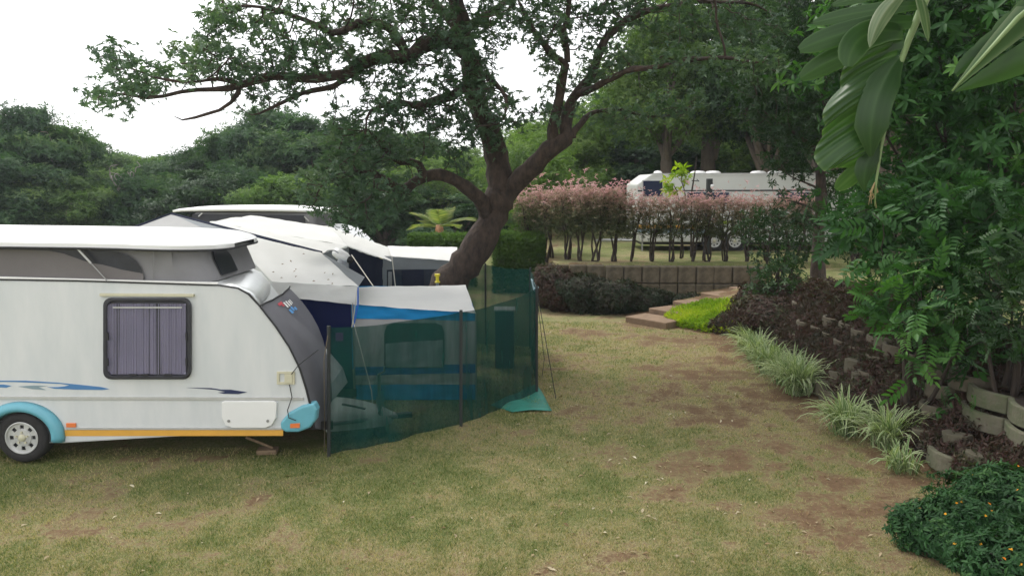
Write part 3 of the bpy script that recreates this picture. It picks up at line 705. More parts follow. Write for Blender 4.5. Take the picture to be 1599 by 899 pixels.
def make_wheel(parent, c, r, w_, side, spokes=8):
    wh = MB().lathe(c, [(r*.62, -w_/2*.9), (r*.7, -w_/2), (r*.9, -w_/2), (r*.985, -w_*.38), (r, -w_*.2), (r, w_*.2), (r*.985, w_*.38), (r*.9, w_/2), (r*.62, w_/2)], 40).build('wheel', M['tyre'], parent, smooth=True)
    s_ = side; y0 = s_*w_/2
    rm = MB(); ro = r*.63; ri = r*.33
    rm.lathe(c, [(ro*1.02, y0*1.02), (ro*.97, y0*1.06), (ro*.93, y0*.9), (ro*.90, y0*.8)], 40)
    rm.lathe(c, [(0.001, y0*.88), (ri, y0*.88), (ri*1.05, y0*.82), (ri*1.1, y0*.7)], 32)
    for k in range(spokes):
        a = 2*math.pi*(k+.5)/spokes; h0, h1 = .20, .15
        pts = [Vector(c)+Vector((ri*.95*math.cos(a-h0*.9), y0*.8, ri*.95*math.sin(a-h0*.9))), Vector(c)+Vector((ro*.95*math.cos(a-h1*1.6), y0*.8, ro*.95*math.sin(a-h1*1.6))),
               Vector(c)+Vector((ro*.95*math.cos(a+h1*1.6), y0*.8, ro*.95*math.sin(a+h1*1.6))), Vector(c)+Vector((ri*.95*math.cos(a+h0*.9), y0*.8, ri*.95*math.sin(a+h0*.9)))]
        rm.prism(pts, (0, -s_*.015, 0))
    rm.lathe(c, [(ro*.95, y0*.81), (ro*.8, y0*.8), (ro*.8, y0*.72), (ro*.95, y0*.72)], 32)
    rm.build('rim', M['rim'], wh, bevel=0)
    MB().lathe(c, [(.001, y0*.55), (ro*.95, y0*.55)], 24).build('drum', M['dark'], wh)
    MB().lathe(c, [(.001, y0*1.15), (r*.12, y0*1.12), (r*.15, y0*.9)], 16).build('hub_cap', M['cream'], wh, smooth=True)
    for k in range(5):
        a = 2*math.pi*k/5+.3; MB().lathe((c[0]+r*.22*math.cos(a), c[1]+y0*.92, c[2]+r*.22*math.sin(a)), [(.001, s_*.016), (.012, s_*.016), (.012, -s_*.01)], 8).build('wheel_nut', M['cream'], wh)
    return wh
near_caravan()

# ------------------------------------------------------------------ tents
def lerpgrid(a, b, c, d, nu, nv, sag=0.0, wob=0.0, seed=0):
    """a->b along u, d->c along u; sag pulls down in the middle"""
    rg = random.Random(seed); ph = rg.uniform(0, 6)
    rows = []
    for j in range(nv+1):
        v = j/nv; row = []
        for i in range(nu+1):
            u = i/nu; p = a.lerp(b, u).lerp(d.lerp(c, u), v); q = p.copy()
            q.z -= sag*4*u*(1-u)*4*v*(1-v); e = math.sin(u*19+ph+3*math.sin(v*3+ph))*wob*math.sin(math.pi*v*.9+.2)
            e += .6*wob*math.sin(u*7+v*11+ph)+.5*wob*math.sin((u-v)*29+ph); q += Vector((0, -e*1.3, e*.8)); row.append(q)
        rows.append(row)
    return rows
def quad(parent, nm, m, A, B, C_, D_, sag=0.0, wob=0.0, nu=14, nv=8, seed=0, solid=0):
    return MB().sheet(lerpgrid(A, B, C_, D_, nu, nv, sag, wob, seed)).build(nm, m, parent, smooth=True, solid=solid)
def front_tent():
    t = thing('caravan_awning', (-1.6, 12.4, 0), 'blue and white striped awning tent beside the nearest caravan, behind the green net', 'awning')
    a, b, c, d = atY(425, 440, 11.35), atY(560, 447, 11.6), atY(501, 394, 13.6), atY(350, 360, 13.6)
    quad(t, 'roof', M['tentwhite'], a, b, c, d, .05, .01, seed=1)
    quad(t, 'valance', M['tentwhite'], a, b, atY(560, 476, 11.58), atY(425, 462, 11.35), 0, .008, nv=4, seed=2)
    # gable side facing right, and the far slope
    e = Vector((c.x+.75, 13.6, b.z-.1))
    quad(t, 'gable', M['tentgrey'], b, e, c, c, 0, 0, 4, 4)
    quad(t, 'dark_wall', M['tentnavy'], Vector((-4.2, 11.62, 1.75)), Vector((atY(548, 475, 11.62).x, 11.62, 1.58)), Vector((atY(548, 475, 11.62).x, 11.62, .03)), Vector((-4.2, 11.62, .03)), 0, .015, seed=3)
    # grey pyramid
    ap = atY(268, 334, 15.2); l0 = atY(205, 357, 14.6); r0_ = atY(502, 396, 13.62); m0 = atY(395, 392, 13.5); 
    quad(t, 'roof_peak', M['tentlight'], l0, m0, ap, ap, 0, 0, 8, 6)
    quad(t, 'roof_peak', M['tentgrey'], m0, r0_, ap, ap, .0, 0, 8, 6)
    MB().tube([l0, ap, r0_+Vector((0, 0, .02))], .028, 6).build('edge_piping', M['tentdark'], t)
    # side room
    RL, RR = atY(560, 448, 13.6), atY(727, 445, 13.6)
    fl, fr = atY(551, 476, 11.6), atY(743, 489, 11.6)
    fl2 = atY(560, 476, 11.6)
    MB_ = quad(t, 'side_roof', M['tentwhite'], fl2, fr, RR, RL, .04, .012, seed=4)
    def wl(px, py, d_=0): return atY(px, py, 11.63-d_)
    xl = fl.x; bands = [('tentblue', 476, 490, 494.5, 498.5), ('tentlight', 490, 560, 498.5, 565), ]
    z = lambda f, top_l, top_r: None
    edges = [1.0, .9, .56, .5, .33, .05]
    hl, hr = fl.z-.01, fr.z-.01
    zl = [hl, atY(551, 497, 11.63).z, atY(551, 573, 11.63).z, atY(551, 586, 11.63).z, atY(551, 600, 11.63).z, .04]
    zr = [hr, atY(743, 501, 11.63).z, atY(743, 568, 11.63).z, atY(743, 582, 11.63).z, atY(743, 600, 11.63).z, .04]
    wall = MB(); mats_ = ['tentblue', 'tentlight', 'tentroyal', 'tentlight', 'tentblue']
    for k, mm in enumerate(mats_):
        quad(t, 'wall_band', M[mm], Vector((xl, 11.63, zl[k])), Vector((fr.x, 11.63, zr[k])), Vector((fr.x, 11.63, zr[k+1])), Vector((xl, 11.63, zl[k+1])), 0, .01, 20, 4, seed=5)
    wp = [(600, 520), (604, 508), (614, 504), (680, 504), (690, 508), (694, 520), (694, 570), (690, 574), (604, 574), (600, 570)]
    w_ = MB().prism([wl(px, py, .025) for px, py in wp], (0, .008, 0)).build('window', M['screen'], t)
    quad(w_, 'window_flap', M['tentgrey'], wl(602, 536, .045), wl(692, 530, .045), wl(692, 573, .045), wl(602, 573, .045), .04, .008, seed=6)
    # right end wall and back wall
    quad(t, 'end_wall', M['tentroyal'], fr, RR, Vector((RR.x, 13.6, .04)), Vector((fr.x, 11.6, .04)), 0, .01)
    quad(t, 'back_wall', M['tentblue'], Vector((-4.2, 13.58, RR.z-.02)), RR-Vector((0,0,.02)), Vector((RR.x, 13.6, .04)), Vector((-4.2, 13.6, .04)), 0, .01)
    MB().tube([Vector((fl.x, 11.58, 0)), fl+Vector((0, -.02, .05))], .014, 6).build('pole', M['steel'], t)
    MB().tube([Vector((fr.x, 11.58, 0)), fr], .014, 6).build('pole', M['steel'], t)
    MB().tube([atY(559, 448, 11.57), atY(559, 476, 11.55), atY(552, 510, 11.5)], .012, 6).build('strap', mat('blue strap', (.02, .12, .5), .7), t)
    MB().tube([atY(551, 500, 11.5), atY(562, 540, 11.1), atY(580, 610, 10.6), Vector((-1.85, 10.3, .06))], .007, 5).build('guy_rope', M['rope'], t)
    MB().tube([atY(558, 448, 11.5), atY(553, 490, 11.45), atY(549, 512, 11.4)], .006, 5).build('guy_rope', M['rope'], t)
    # leaves fallen on the roof
    P = []; rg = np.random.default_rng(3)
    for k in range(14):
        u, v = rg.random()*.9+.05, rg.random()**2*.8+.02; p = a.lerp(b, u).lerp(d.lerp(c, u), v); P.append((p.x, p.y, p.z+.012))
    V0, F0 = leaf_t(.45, .3, .1)
    o = leaf_obj('leaf_litter', (V0, F0, np.zeros(4)), np.array(P), rg.normal(0, .2, (14, 3))+np.array([0, -.4, 1]), .05, L_litter, None, 9, np.full(14, .0))
    tag(o, 'few brown dead leaves lying on the white awning roof', 'fallen leaves', kind='stuff')
front_tent()
def back_tent():
    t = thing('caravan_awning', (-2.9, 17, 0), 'white roofed grey awning tent with dark windows, farther back by the leaning trunk', 'awning')
    apx = atY(391, 336, 17); lf = atY(328, 346, 15.6); s1 = atY(543, 384, 15.6); r1 = atY(515, 354, 17.6); r2 = atY(585, 381, 17.9); r3 = atY(613, 388, 18); e1 = atY(611, 408, 16.3); n1 = atY(504, 395, 14.9)
    quad(t, 'roof', M['tentwhite'], lf, s1, r1, apx, .03, .012, seed=7)
    quad(t, 'roof', M['tentwhite'], s1, e1, r3, r1, .0, .008, seed=8)
    quad(t, 'roof', M['tentwhite'], atY(325, 350, 15.2), n1, s1, lf, 0, .008, seed=9)
    quad(t, 'side_roof', M['tentwhite'], atY(611, 400, 16.45), atY(713, 408, 16.45), atY(714, 386, 18.3), atY(605, 384, 18.3), .03, .01, seed=10)
    def wl(px, py, d_=0): return atY(px, py, 16.5-d_)
    zb = .04
    def q(nm, m, x0, y0, x1, y1, y0b, y1b, d_=0): 
        return quad(t, nm, M[m], wl(x0, y0, d_), wl(x1, y1, d_), wl(x1, y1b, d_), wl(x0, y0b, d_), 0, .006, 8, 4)
    q('wall', 'tentgrey', 597, 399, 713, 407, 500, 500)
    q('window', 'screen', 604, 421, 700, 420, 462, 462, .02)
    q('window_blind', 'tentdark', 627, 422, 662, 421, 462, 462, .035)
    q('window_pane', 'tentlight', 606, 424, 612, 424, 460, 460, .035)
    quad(t, 'wall', M['tentgrey'], atY(713, 407, 16.5), atY(714, 386, 18.3), Vector((atY(714, 386, 18.3).x, 18.3, zb)), Vector((atY(713, 407, 16.5).x, 16.5, zb)), 0, .01)
    quad(t, 'entrance', M['tentdark'], atY(543, 386, 16.2), atY(598, 405, 16.5), atY(598, 500, 16.5), atY(520, 500, 16.2), 0, .02, seed=4)  # dark sheet across the opening stands in for the shaded tent interior
    quad(t, 'wall', M['tentgrey'], atY(500, 396, 15.1), atY(545, 386, 16.1), atY(545, 500, 16.1), atY(500, 500, 15.1), 0, .01)
    MB().tube([atY(612, 400, 16.3), atY(620, 470, 16.0)], .012, 5).build('guy_rope', M['rope'], t)
    MB().tube([atY(549, 398, 15.3), atY(583, 447, 14.2)], .01, 5).build('guy_rope', M['rope'], t)
    t2 = thing('floodlight', atY(536, 400, 14.0), 'white plastic lamp with a bag hanging under it at the awning roof corner', 'lamp')
    MB().lathe((0, 0, 0), [(.001, -.16), (.05, -.16), (.09, -.05), (.1, .1), (.08, .2), (.001, .22)], 16).build('lamp_body', M['white'], None, smooth=True)
    lb = COL.objects[-1]; lb.location = (0, 0, 0); lb.rotation_euler = (R(20), 0, R(60)); lb.parent = t2
    ln = MB().lathe((0, 0, 0), [(.001, -.2), (.06, -.19), (.065, -.15)], 14).build('lens', M['dark'], None, smooth=True); ln.parent = lb
    MB().tube([atY(536, 404, 14.0), atY(534, 418, 14.0), atY(531, 428, 14.05)], [.09, .11, .02], 8).build('bag', mat('pale bag', (.4, .42, .45), .6, noise=.2), t2, smooth=True)
    MB().tube([atY(506, 396, 13.7), atY(512, 391, 13.8), atY(522, 391, 13.9), atY(534, 398, 14)], .01, 5).build('bracket', M['steel'], t2)
back_tent()
def back_caravan():
    Yn, Yr = 19.2, 21.4
    t = thing('pop_top_caravan', (-5.8, 20.3, 0), 'white caravan behind the awnings, only its raised lens shaped pop top roof showing', 'caravan')
    x0, x1 = atY(262, 327, Yn).x, atY(512, 332, Yn).x
    rows = []
    for y in (Yn, Yn+.12, (Yn+Yr)/2, Yr-.12, Yr):
        rr = []
        for k in range(25):
            u = k/24; e = math.sin(math.pi*u)**.45; yy = (y-(Yn+Yr)/2)*(.75+.25*e)+(Yn+Yr)/2
            zz = 2.60-.03*u+.10*e*(1 if Yn < y < Yr else .5)*(1.25 if y == (Yn+Yr)/2 else 1); rr.append(Vector((x0+(x1-x0)*u, yy, zz)))
        rows.append(rr)
    rf = MB().sheet(rows).build('pop_top_roof', M['roofwhite'], t, smooth=True, solid=.05)
    MB().box(((x0+x1)/2+.1, 20.3, 2.39), (x1-x0-.9, 1.95, .42)).build('canvas_wall', M['canvas'], t, bevel=.1, seg=3)
    w_ = MB().prism([atY(px, py, Yn+.09) for px, py in ((300, 334), (475, 336), (478, 352), (300, 352))], (0, .02, 0)).build('mesh_window', M['screen'], t)
    MB().tube([atY(475, 338, Yn), atY(482, 345, Yn)], .015, 5).build('strut', M['trim'], t)
    MB().tube([atY(310, 338, Yn), atY(316, 333, Yn)], .015, 5).build('strut', M['trim'], t)
    P = [(x0-.3, .4), (x0-.35, 1.6), (x0, 2.15), (x1-.1, 2.2), (x1+.35, 2.1), (x1+.75, 1.7), (x1+.9, 1.2), (x1+.95, .5)]
    MB().prism([Vector((x, Yn, z)) for x, z in P], (0, 2.2, 0)).build('body', M['body'], t, bevel=.1, seg=3)
    for y, s_ in ((Yn+.08, -1), (Yr-.1, 1)): make_wheel(t, ((x0+x1)/2, y, .31), .31, .2, s_)
    MB().box(((x0+x1)/2, 20.3, .36), (x1-x0, 1.8, .1)).build('chassis', M['dark'], t)
back_caravan()

# ------------------------------------------------------------------ green net fence, ground sheet, ropes
def net_fence():
    t = thing('shade_net_fence', (0, 12, 0), 'dark green see-through shade net on black posts round the awning', 'net fence')
    pts = [(514, 712, 512), (720, 664, 487), (838, 614, 450)]
    B = [atZ(px, pb) for px, pb, _ in pts]; T_ = [atY(px, pt, b.y) for (px, _, pt), b in zip(pts, B)]
    B += [Vector((atY(828, 420, 15.6).x, 15.6, 0)), Vector((atY(758, 413, 15.9).x, 15.9, 0)), Vector((atY(700, 413, 16).x, 16.0, 0))]
    T_ += [atY(828, 420, 15.6), atY(758, 413, 15.9), atY(700, 420, 16.0)]
    for k in range(len(B)-1):
        nu = 24; rows = []
        sg = .05 if k == 1 else .03
        for j in range(11):
            v = j/10; rows.append([])
            for i in range(nu+1):
                u = i/nu; p = T_[k].lerp(T_[k+1], u).lerp(B[k].lerp(B[k+1], u)+Vector((0, 0, .02)), v); p.z -= sg*4*u*(1-u)*(1-v)
                e = (.045*math.sin(u*8+v*5+k)+.02*math.sin(u*23+v*9+k)*(.3+v)+.03*math.sin(v*6+u*3))*math.sin(math.pi*u); p += Vector((e*.5, -e, 0)); rows[-1].append(p)
        MB().sheet(rows).build('net_panel', M['greynet'], t, smooth=True)
    for k, (b, tp) in enumerate(zip(B, T_)):
        MB().tube([b+Vector((0, -.02, -.05)), tp+Vector((0, -.02, .03))], .022 if k < 3 else .018, 8).build('post', M['post'], t)
    MB().prism([atY(524, 519, 9.2), atY(536, 519, 9.2), atY(536, 532, 9.2), atY(524, 532, 9.2)], (0, -.004, 0)).build('patch', M['tentdark'], t)
    MB().tube([T_[2], atZ(868, 622, .0)], .006, 5).build('guy_rope', M['post'], t)
    MB().tube([T_[2]+Vector((0, 0, -.1)), atY(850, 560, 12.0), atZ(846, 590, 0)], .005, 5).build('guy_rope', M['post'], t)
    MB().tube([T_[0], atY(506, 560, 9.1), atZ(507, 706)], .006, 5).build('guy_rope', mat('dark rope', (.12, .1, .07), .9), t)
    MB().tube([T_[2]+Vector((.02, .1, .0)), T_[2]+Vector((.0, .7, -.12)), T_[3]+Vector((.02, -.3, -.15))], [.02, .035, .02], 6).build('bunched_cloth', mat('pale blue cloth', (.25, .38, .42), .8, noise=.2), t, smooth=True)
    # ground sheet corner
    A = [(766, 632), (838, 600), (862, 641), (800, 643)]
    P = [atZ(px, py, .012) for px, py in A]; rows = lerpgrid(P[0], P[3], P[2], P[1], 14, 10, 0, 0); rows = [[p+Vector((0, 0, .012+.012*math.sin(p.x*9+p.y*5))) for p in r_] for r_ in rows]
    s_ = MB().sheet(rows).build('ground_sheet', M['sheet'], None, smooth=True, solid=.004)
    tag(s_, 'loose green groundsheet corner sticking out under the net fence', 'groundsheet')
    # garden chair behind the net
    p = atY(788, 482, 13.9); bx = thing('camping_cupboard', (p.x, 13.9, 0), 'dark fabric camping cupboard with pale top standing inside the green net', 'cupboard')
    MB().box((p.x, 13.9, p.z), (.38, .4, .03)).build('cupboard_top', M['tentlight'], bx, bevel=.008)
    MB().box((p.x, 13.9, p.z/2), (.34, .34, p.z-.04)).build('cupboard_body', M['tentdark'], bx, bevel=.02)
net_fence()
def small_stuff():
    t = thing('standpipe', atZ(683, 560), 'short post with a bright yellow head in front of the leaning trunk', 'standpipe')
    p = atY(683, 436, 14.3); t.location = (p.x, 14.3, 0)
    MB().tube([Vector((p.x, 14.3, 0)), Vector((p.x, 14.3, p.z-.05))], .03, 8).build('pipe', M['steel'], t)
    MB().lathe((p.x, 14.3, p.z), [(.001, -.06), (.05, -.06), (.05, -.04), (.03, -.03), (.03, .05), (.05, .06), (.05, .1), (.001, .1)], 12, axis='Z').build('tap_head', M['bright'], t)
    # cable on the lawn
    P = [atZ(px, py, .01) for px, py in ((922, 492), (945, 489), (970, 483), (1000, 473), (1012, 468))]
    o = MB().tube(P, .009, 5).build('ground_cable', M['dark'], None); tag(o, 'thin black cable lying on the grass towards the block wall', 'cable')
small_stuff()

# ------------------------------------------------------------------ far caravan on the terrace
def far_caravan():
    Yn, Yr = 26.2, 28.5
    def s(px, py, d=0): return atY(px, py, Yn-d)
    x0 = s(994, 330).x; zt = s(1100, 271).z; zb = s(1100, 378).z; x1 = x0+7.4
    t = thing('touring_caravan', (x0+3.5, 27.3, H), 'long white twin axle caravan parked on the upper terrace behind the pink hedge', 'caravan')
    prof = [Vector((x0+.12, Yn, zb)), Vector((x0, Yn, zb+.4)), s(994, 288), s(1016, 272), Vector((x1-.4, Yn, zt)), Vector((x1, Yn, zt-.6)), Vector((x1, Yn, zb))]
    MB().prism(prof, (0, 2.3, 0)).build('body', mat('far caravan white', (.66, .67, .64), .4, noise=.08, scale=.8), t, bevel=.05, seg=3)
    MB().prism([s(996, 297, .012), s(1290, 296, .012), s(1290, 298.3, .012), s(996, 299, .012)], (0, .012, 0)).build('side_trim', M['dark'], t)
    MB().prism([s(1018, 270.6, .03), s(1290, 270, .03), s(1290, 272, .03), s(1018, 272.6, .03)], (0, .03, 0)).build('gutter', M['trim'], t)
    MB().prism([s(994, 351, .01), s(1090, 352, .01), s(1090, 357, .01), s(994, 356, .01)], (0, .012, 0)).build('orange_stripe', M['yellow'], t)
    MB().prism([s(994, 357, .01), s(1110, 359, .01), s(1110, 366, .01), s(994, 363, .01)], (0, .012, 0)).build('grey_stripe', M['greyblue'], t)
    MB().prism([s(1118, 344, .01), s(1150, 345, .01), s(1135, 350, .01), s(1118, 349, .01)], (0, .012, 0)).build('green_decal', mat('lime decal', (.35, .5, .05), .5), t)
    for (a, b, c, d) in ((1003, 281, 1036, 308), (1072, 299, 1140, 320), (1213, 299, 1265, 325)):
        w_ = MB().prism([s(a, b, .03), s(c, b, .03), s(c, d, .03), s(a, d, .03)], (0, .04, 0)).build('window', M['trim'], t, bevel=.01)
        MB().prism([s(a+1.6, b+1.6, .045), s(c-1.6, b+1.6, .045), s(c-1.6, d-1.6, .045), s(a+1.6, d-1.6, .045)], (0, .014, 0)).build('pane', mat('blue dark pane', (.025, .032, .07), .12), w_, bevel=.004)
    for px in (1035, 1100, 1124, 1197, 1225):
        p = s(px, 271); wd = .55 if px > 1040 else .3
        MB().lathe((p.x, Yn+.9, zt-.01), [(wd*.5, 0), (wd*.48, .06), (wd*.35, .1), (.001, .12)], 16, axis='Z').build('roof_vent', M['white'], t, smooth=True)
    for px in (1115, 1147): 
        p = s(px, 378); make_wheel(t, (p.x, Yn+.05, H+.33), .33, .2, -1); make_wheel(t, (p.x, Yr-.1, H+.33), .33, .2, 1)
        MB().lathe((p.x, Yn+.0, H+.36), [(.36, -.012), (.43, -.012), (.43, .0), (.36, .0)], 30).build('wheel_arch', M['dark'], t)
    MB().box((x0+3.6, 27.3, zb-.04), (6.8, 1.9, .1)).build('chassis', M['dark'], t)
    MB().tube([Vector((x0, 27.0, zb)), Vector((x0-1.2, 27.3, zb-.03)), Vector((x0, 27.7, zb))], .05, 6).build('drawbar', M['steel'], t)
    MB().tube([s(1003, 372), Vector((s(1003, 372).x, Yn, H))], .03, 6).build('steady_leg', M['steel'], t)
    MB().tube([s(1080, 282, .3), s(1092, 283, .3), s(1088, 280, .3)], .015, 5).build('aerial', M['dark'], t)
    # lamp post
    p = atY(1104, 400, 25.0); t2 = thing('lamp_post', (p.x, 25, H), 'black square post with a small white lamp in front of the long caravan', 'lamp post')
    top = atY(1104, 279, 25).z
    MB().box((p.x, 25, (H+top)/2), (.17, .17, top-H)).build('post', M['post'], t2, bevel=.01)
    lp = atY(1111, 291, 24.9); MB().lathe((lp.x+.02, 24.88, lp.z), [(.001, .07), (.05, .05), (.06, 0), (.045, -.07), (.001, -.09)], 14, axis='Z').build('lamp', M['white'], t2, smooth=True)
    MB().tube([Vector((p.x+.06, 24.95, lp.z+.09)), Vector((lp.x+.02, 24.88, lp.z+.1)), Vector((lp.x+.02, 24.88, lp.z+.05))], .02, 6).build('bracket', M['dark'], t2)
    q = thing('dead_sapling', (atY(1083, 400, 24).x, 24, H), 'thin bare dark stick rising above the pink hedge next to the lime sapling', 'stick')
    MB().tube([Vector((atY(1079, 400, 24).x, 24, H)), atY(1080, 300, 24), atY(1085, 270, 24), atY(1088, 245, 24)], [.03, .028, .02, .008], 6).build('stem', M['twig'], q)
far_caravan()

# ------------------------------------------------------------------ block walls
def block_mesh(w_, d, h, arc=.35, hollow=False):
    """rounded-front block, origin at the middle of its back bottom edge, front towards -Y"""
    mb = MB(); n = 8; out = [(-w_/2+w_*k/n, -d+d*arc*(2*k/n-1)**2) for k in range(n+1)]+[(w_/2, 0), (-w_/2, 0)]
    if not hollow:
        mb.prism([Vector((x, y, 0)) for x, y in out], (0, 0, h)); return mb
    th = .045; inn = [(-w_/2+th+(w_-2*th)*k/n, -d+th+d*arc*(2*k/n-1)**2) for k in range(n+1)]+[(w_/2-th, 0), (-w_/2+th, 0)]
    m = len(out)
    vs = [Vector((x, y, z)) for z in (0, h) for x, y in out]+[Vector((x, y, z)) for z in (0, h) for x, y in inn]
    fs = []
    for i in range(m):
        j = (i+1) % m
        if i == m-2: continue
        fs += [(i, j, m+j, m+i), (2*m+i, 3*m+i, 3*m+j, 2*m+j), (m+i, m+j, 3*m+j, 3*m+i), (i, 2*m+i, 2*m+j, j)]
    mb.add(vs, fs); return mb
def far_wall():
    t = thing('terrace_wall', (atY(1020, 430, 21.6).x, 21.6, 0), 'low two course brown block retaining wall under the pink hedge', 'retaining wall')
    xa, xb = atY(862, 430, 21.8).x, atY(1200, 430, 21.5).x; n = 12
    proto = None
    for r_ in range(2):
        for k in range(n):
            x = xa+(xb-xa)*(k+.5)/n; y = 21.95+.03*r_-(.25*(k/n))+(0 if k > 2 else .12*(3-k)); z = .08+.48*r_+.0
            if proto is None:
                proto = block_mesh((xb-xa)/n-.02, .34, .455, .16).build('block', M['blockbrown'], t, bevel=.02); c = proto; c['x'] = 0; del c['x']
            else: c = proto.copy(); COL.objects.link(c)
            c.parent = t; c.location = Vector((x, y, z))-t.location; c.rotation_euler = (0, 0, random.uniform(-.04, .04))
    for ob in [proto]:
        me = ob.data; o_ = t.location
        for v in me.vertices: v.co = v.co+o_
    MB().box(((xa+xb)/2, 21.9, .03), (xb-xa, .5, .12)).build('footing', M['blockbrown'], t, bevel=.02)
far_wall()
def bank_wall():
    t = thing('planter_block_wall', (*atZ(1430, 700).xy, 0), 'overgrown dry stacked concrete planter block wall along the right bank', 'retaining wall')
    line = [Vector((p[0], p[1], 0)) for p in TOE[1:6]]
    seg = []; 
    for a, b in zip(line[:-1], line[1:]): seg.append((a, b, (b-a).length))
    Lt = sum(s_[2] for s_ in seg)-1.6; proto = None; rg = random.Random(4)
    for r_ in range(5):
        s_ = 2.6+.28*(r_ % 2)
        while s_ < Lt:
            q = s_
            for a, b, l_ in seg:
                if q <= l_: break
                q -= l_
            p = a.lerp(b, q/l_); d = (b-a).normalized(); nrm = Vector((-d.y, d.x, 0))      # towards the lawn (left of travel)
            if nrm.x > 0: nrm = -nrm
            ang = math.atan2(nrm.x, -nrm.y)*-1
            pos = p-nrm*(.34+.17*r_+rg.uniform(-.03, .03)); pos.z = .0+.2*r_
            if not (rg.random() < .5):
                if proto is None:
                    proto = block_mesh(.5, .36, .19, .35, True).build('block', M['block'], None, bevel=.008); c = proto
                else: c = proto.copy(); COL.objects.link(c)
                c.parent = t; c.location = pos-t.location; c.rotation_euler = (rg.uniform(-.03, .03), rg.uniform(-.03, .03), math.atan2(nrm.y, nrm.x)+math.pi/2)
            s_ += .56+rg.uniform(-.02, .05)
bank_wall()
def near_blocks():
    t = thing('curved_planter_ring', atY(1570, 640, 9.2), 'large pale curved concrete planter blocks stacked at the right edge', 'planter')
    M['pale'] = mat('pale lichen concrete', (.16, .14, .105), .95, noise=.6, scale=5, bump=.6, bscale=14, col2=(.1, .12, .06))
    for k, (pl, pr_) in enumerate((((1511, 592, 9.4), (1650, 655, 7.8)), ((1500, 624, 9.3), (1650, 690, 7.7)), ((1447, 690, 8.9), (1517, 728, 8.2)))):
        A, B = atY(*pl), atY(*pr_); z1 = A.z; B.z = A.z; nb = 2 if k < 2 else 1; d = (B-A)/nb; nr = Vector((d.y, -d.x, 0)).normalized(); nr = nr if nr.x > 0 else -nr
        print('PL', A, B, gz(A.x, A.y), gz(B.x, B.y))
        for q in range(nb):
            a_ = A+d*q; b_ = A+d*(q+1)-d*.03; n_ = 10
            out = [a_.lerp(b_, j/n_)-nr*.14*math.sin(math.pi*j/n_) for j in range(n_+1)]; inn = [p+nr*.07 for p in out[::-1]]
            MB().prism(out+inn, (0, 0, -.21)).build('block', M['pale'], t, bevel=.012)
        if k == 0: MB().prism([A+nr*.05, B+nr*.05, B+nr*.9, A+nr*.9], (0, 0, -.5)).build('soil', mat('dark soil', (.07, .05, .035), .95, noise=.5, scale=6, bump=.5), t); t.children[-1].location.z -= .07
    bw = [o for o in COL.objects if o.name == 'planter_block_wall'][0]
    pb = block_mesh(.3, .2, .3, .35).build('block', M['block'], None, bevel=.01); first = True
    for px, py, rz, sz in ((1386, 552, .5, 1.0), (1337, 585, .4, 1.0), (1348, 600, .8, .8), (1500, 705, .6, 1.0), (1448, 690, .5, .8), (1312, 598, .7, .8), (1420, 600, .9, .7), (1535, 735, .9, .9), (1290, 610, .4, .8), (1302, 470, .8, .7), (1345, 478, .3, .7)):
        o = pb if first else pb.copy()
        if not first: COL.objects.link(o)
        first = False; p = atG(px, py); o.parent = bw; o.location = p-bw.location+Vector((0, 0, -.06)); o.rotation_euler = (random.uniform(-.1, .1), random.uniform(-.1, .1), -rz-.5); o.scale = (sz, 1, sz)
near_blocks()
def steps():
    E = [((979, 494), (1035, 503), .13), ((1015, 481), (1060, 489), .30), ((1053, 470), (1100, 479), .47), ((1096, 457), (1160, 468), .66), ((1140, 448), (1190, 458), .84)]
    t = thing('garden_steps', (*atZ(1010, 500).xy, 0), 'five brown earthen slab steps climbing right to the upper terrace', 'steps')
    for (a, b, z) in E:
        z = atG(*a).z+.14; A, B = atZ(*a, z), atZ(*b, z); print('STEP', A, B); d = (B-A).normalized(); nrm = Vector((-d.y, d.x, 0))
        if nrm.y < 0: nrm = -nrm
        A -= d*.05; B += d*.1
        MB().prism([A, B, B+nrm*.75, A+nrm*.75], (0, 0, -.2)).build('step', M['step'], t, bevel=.02)
steps()

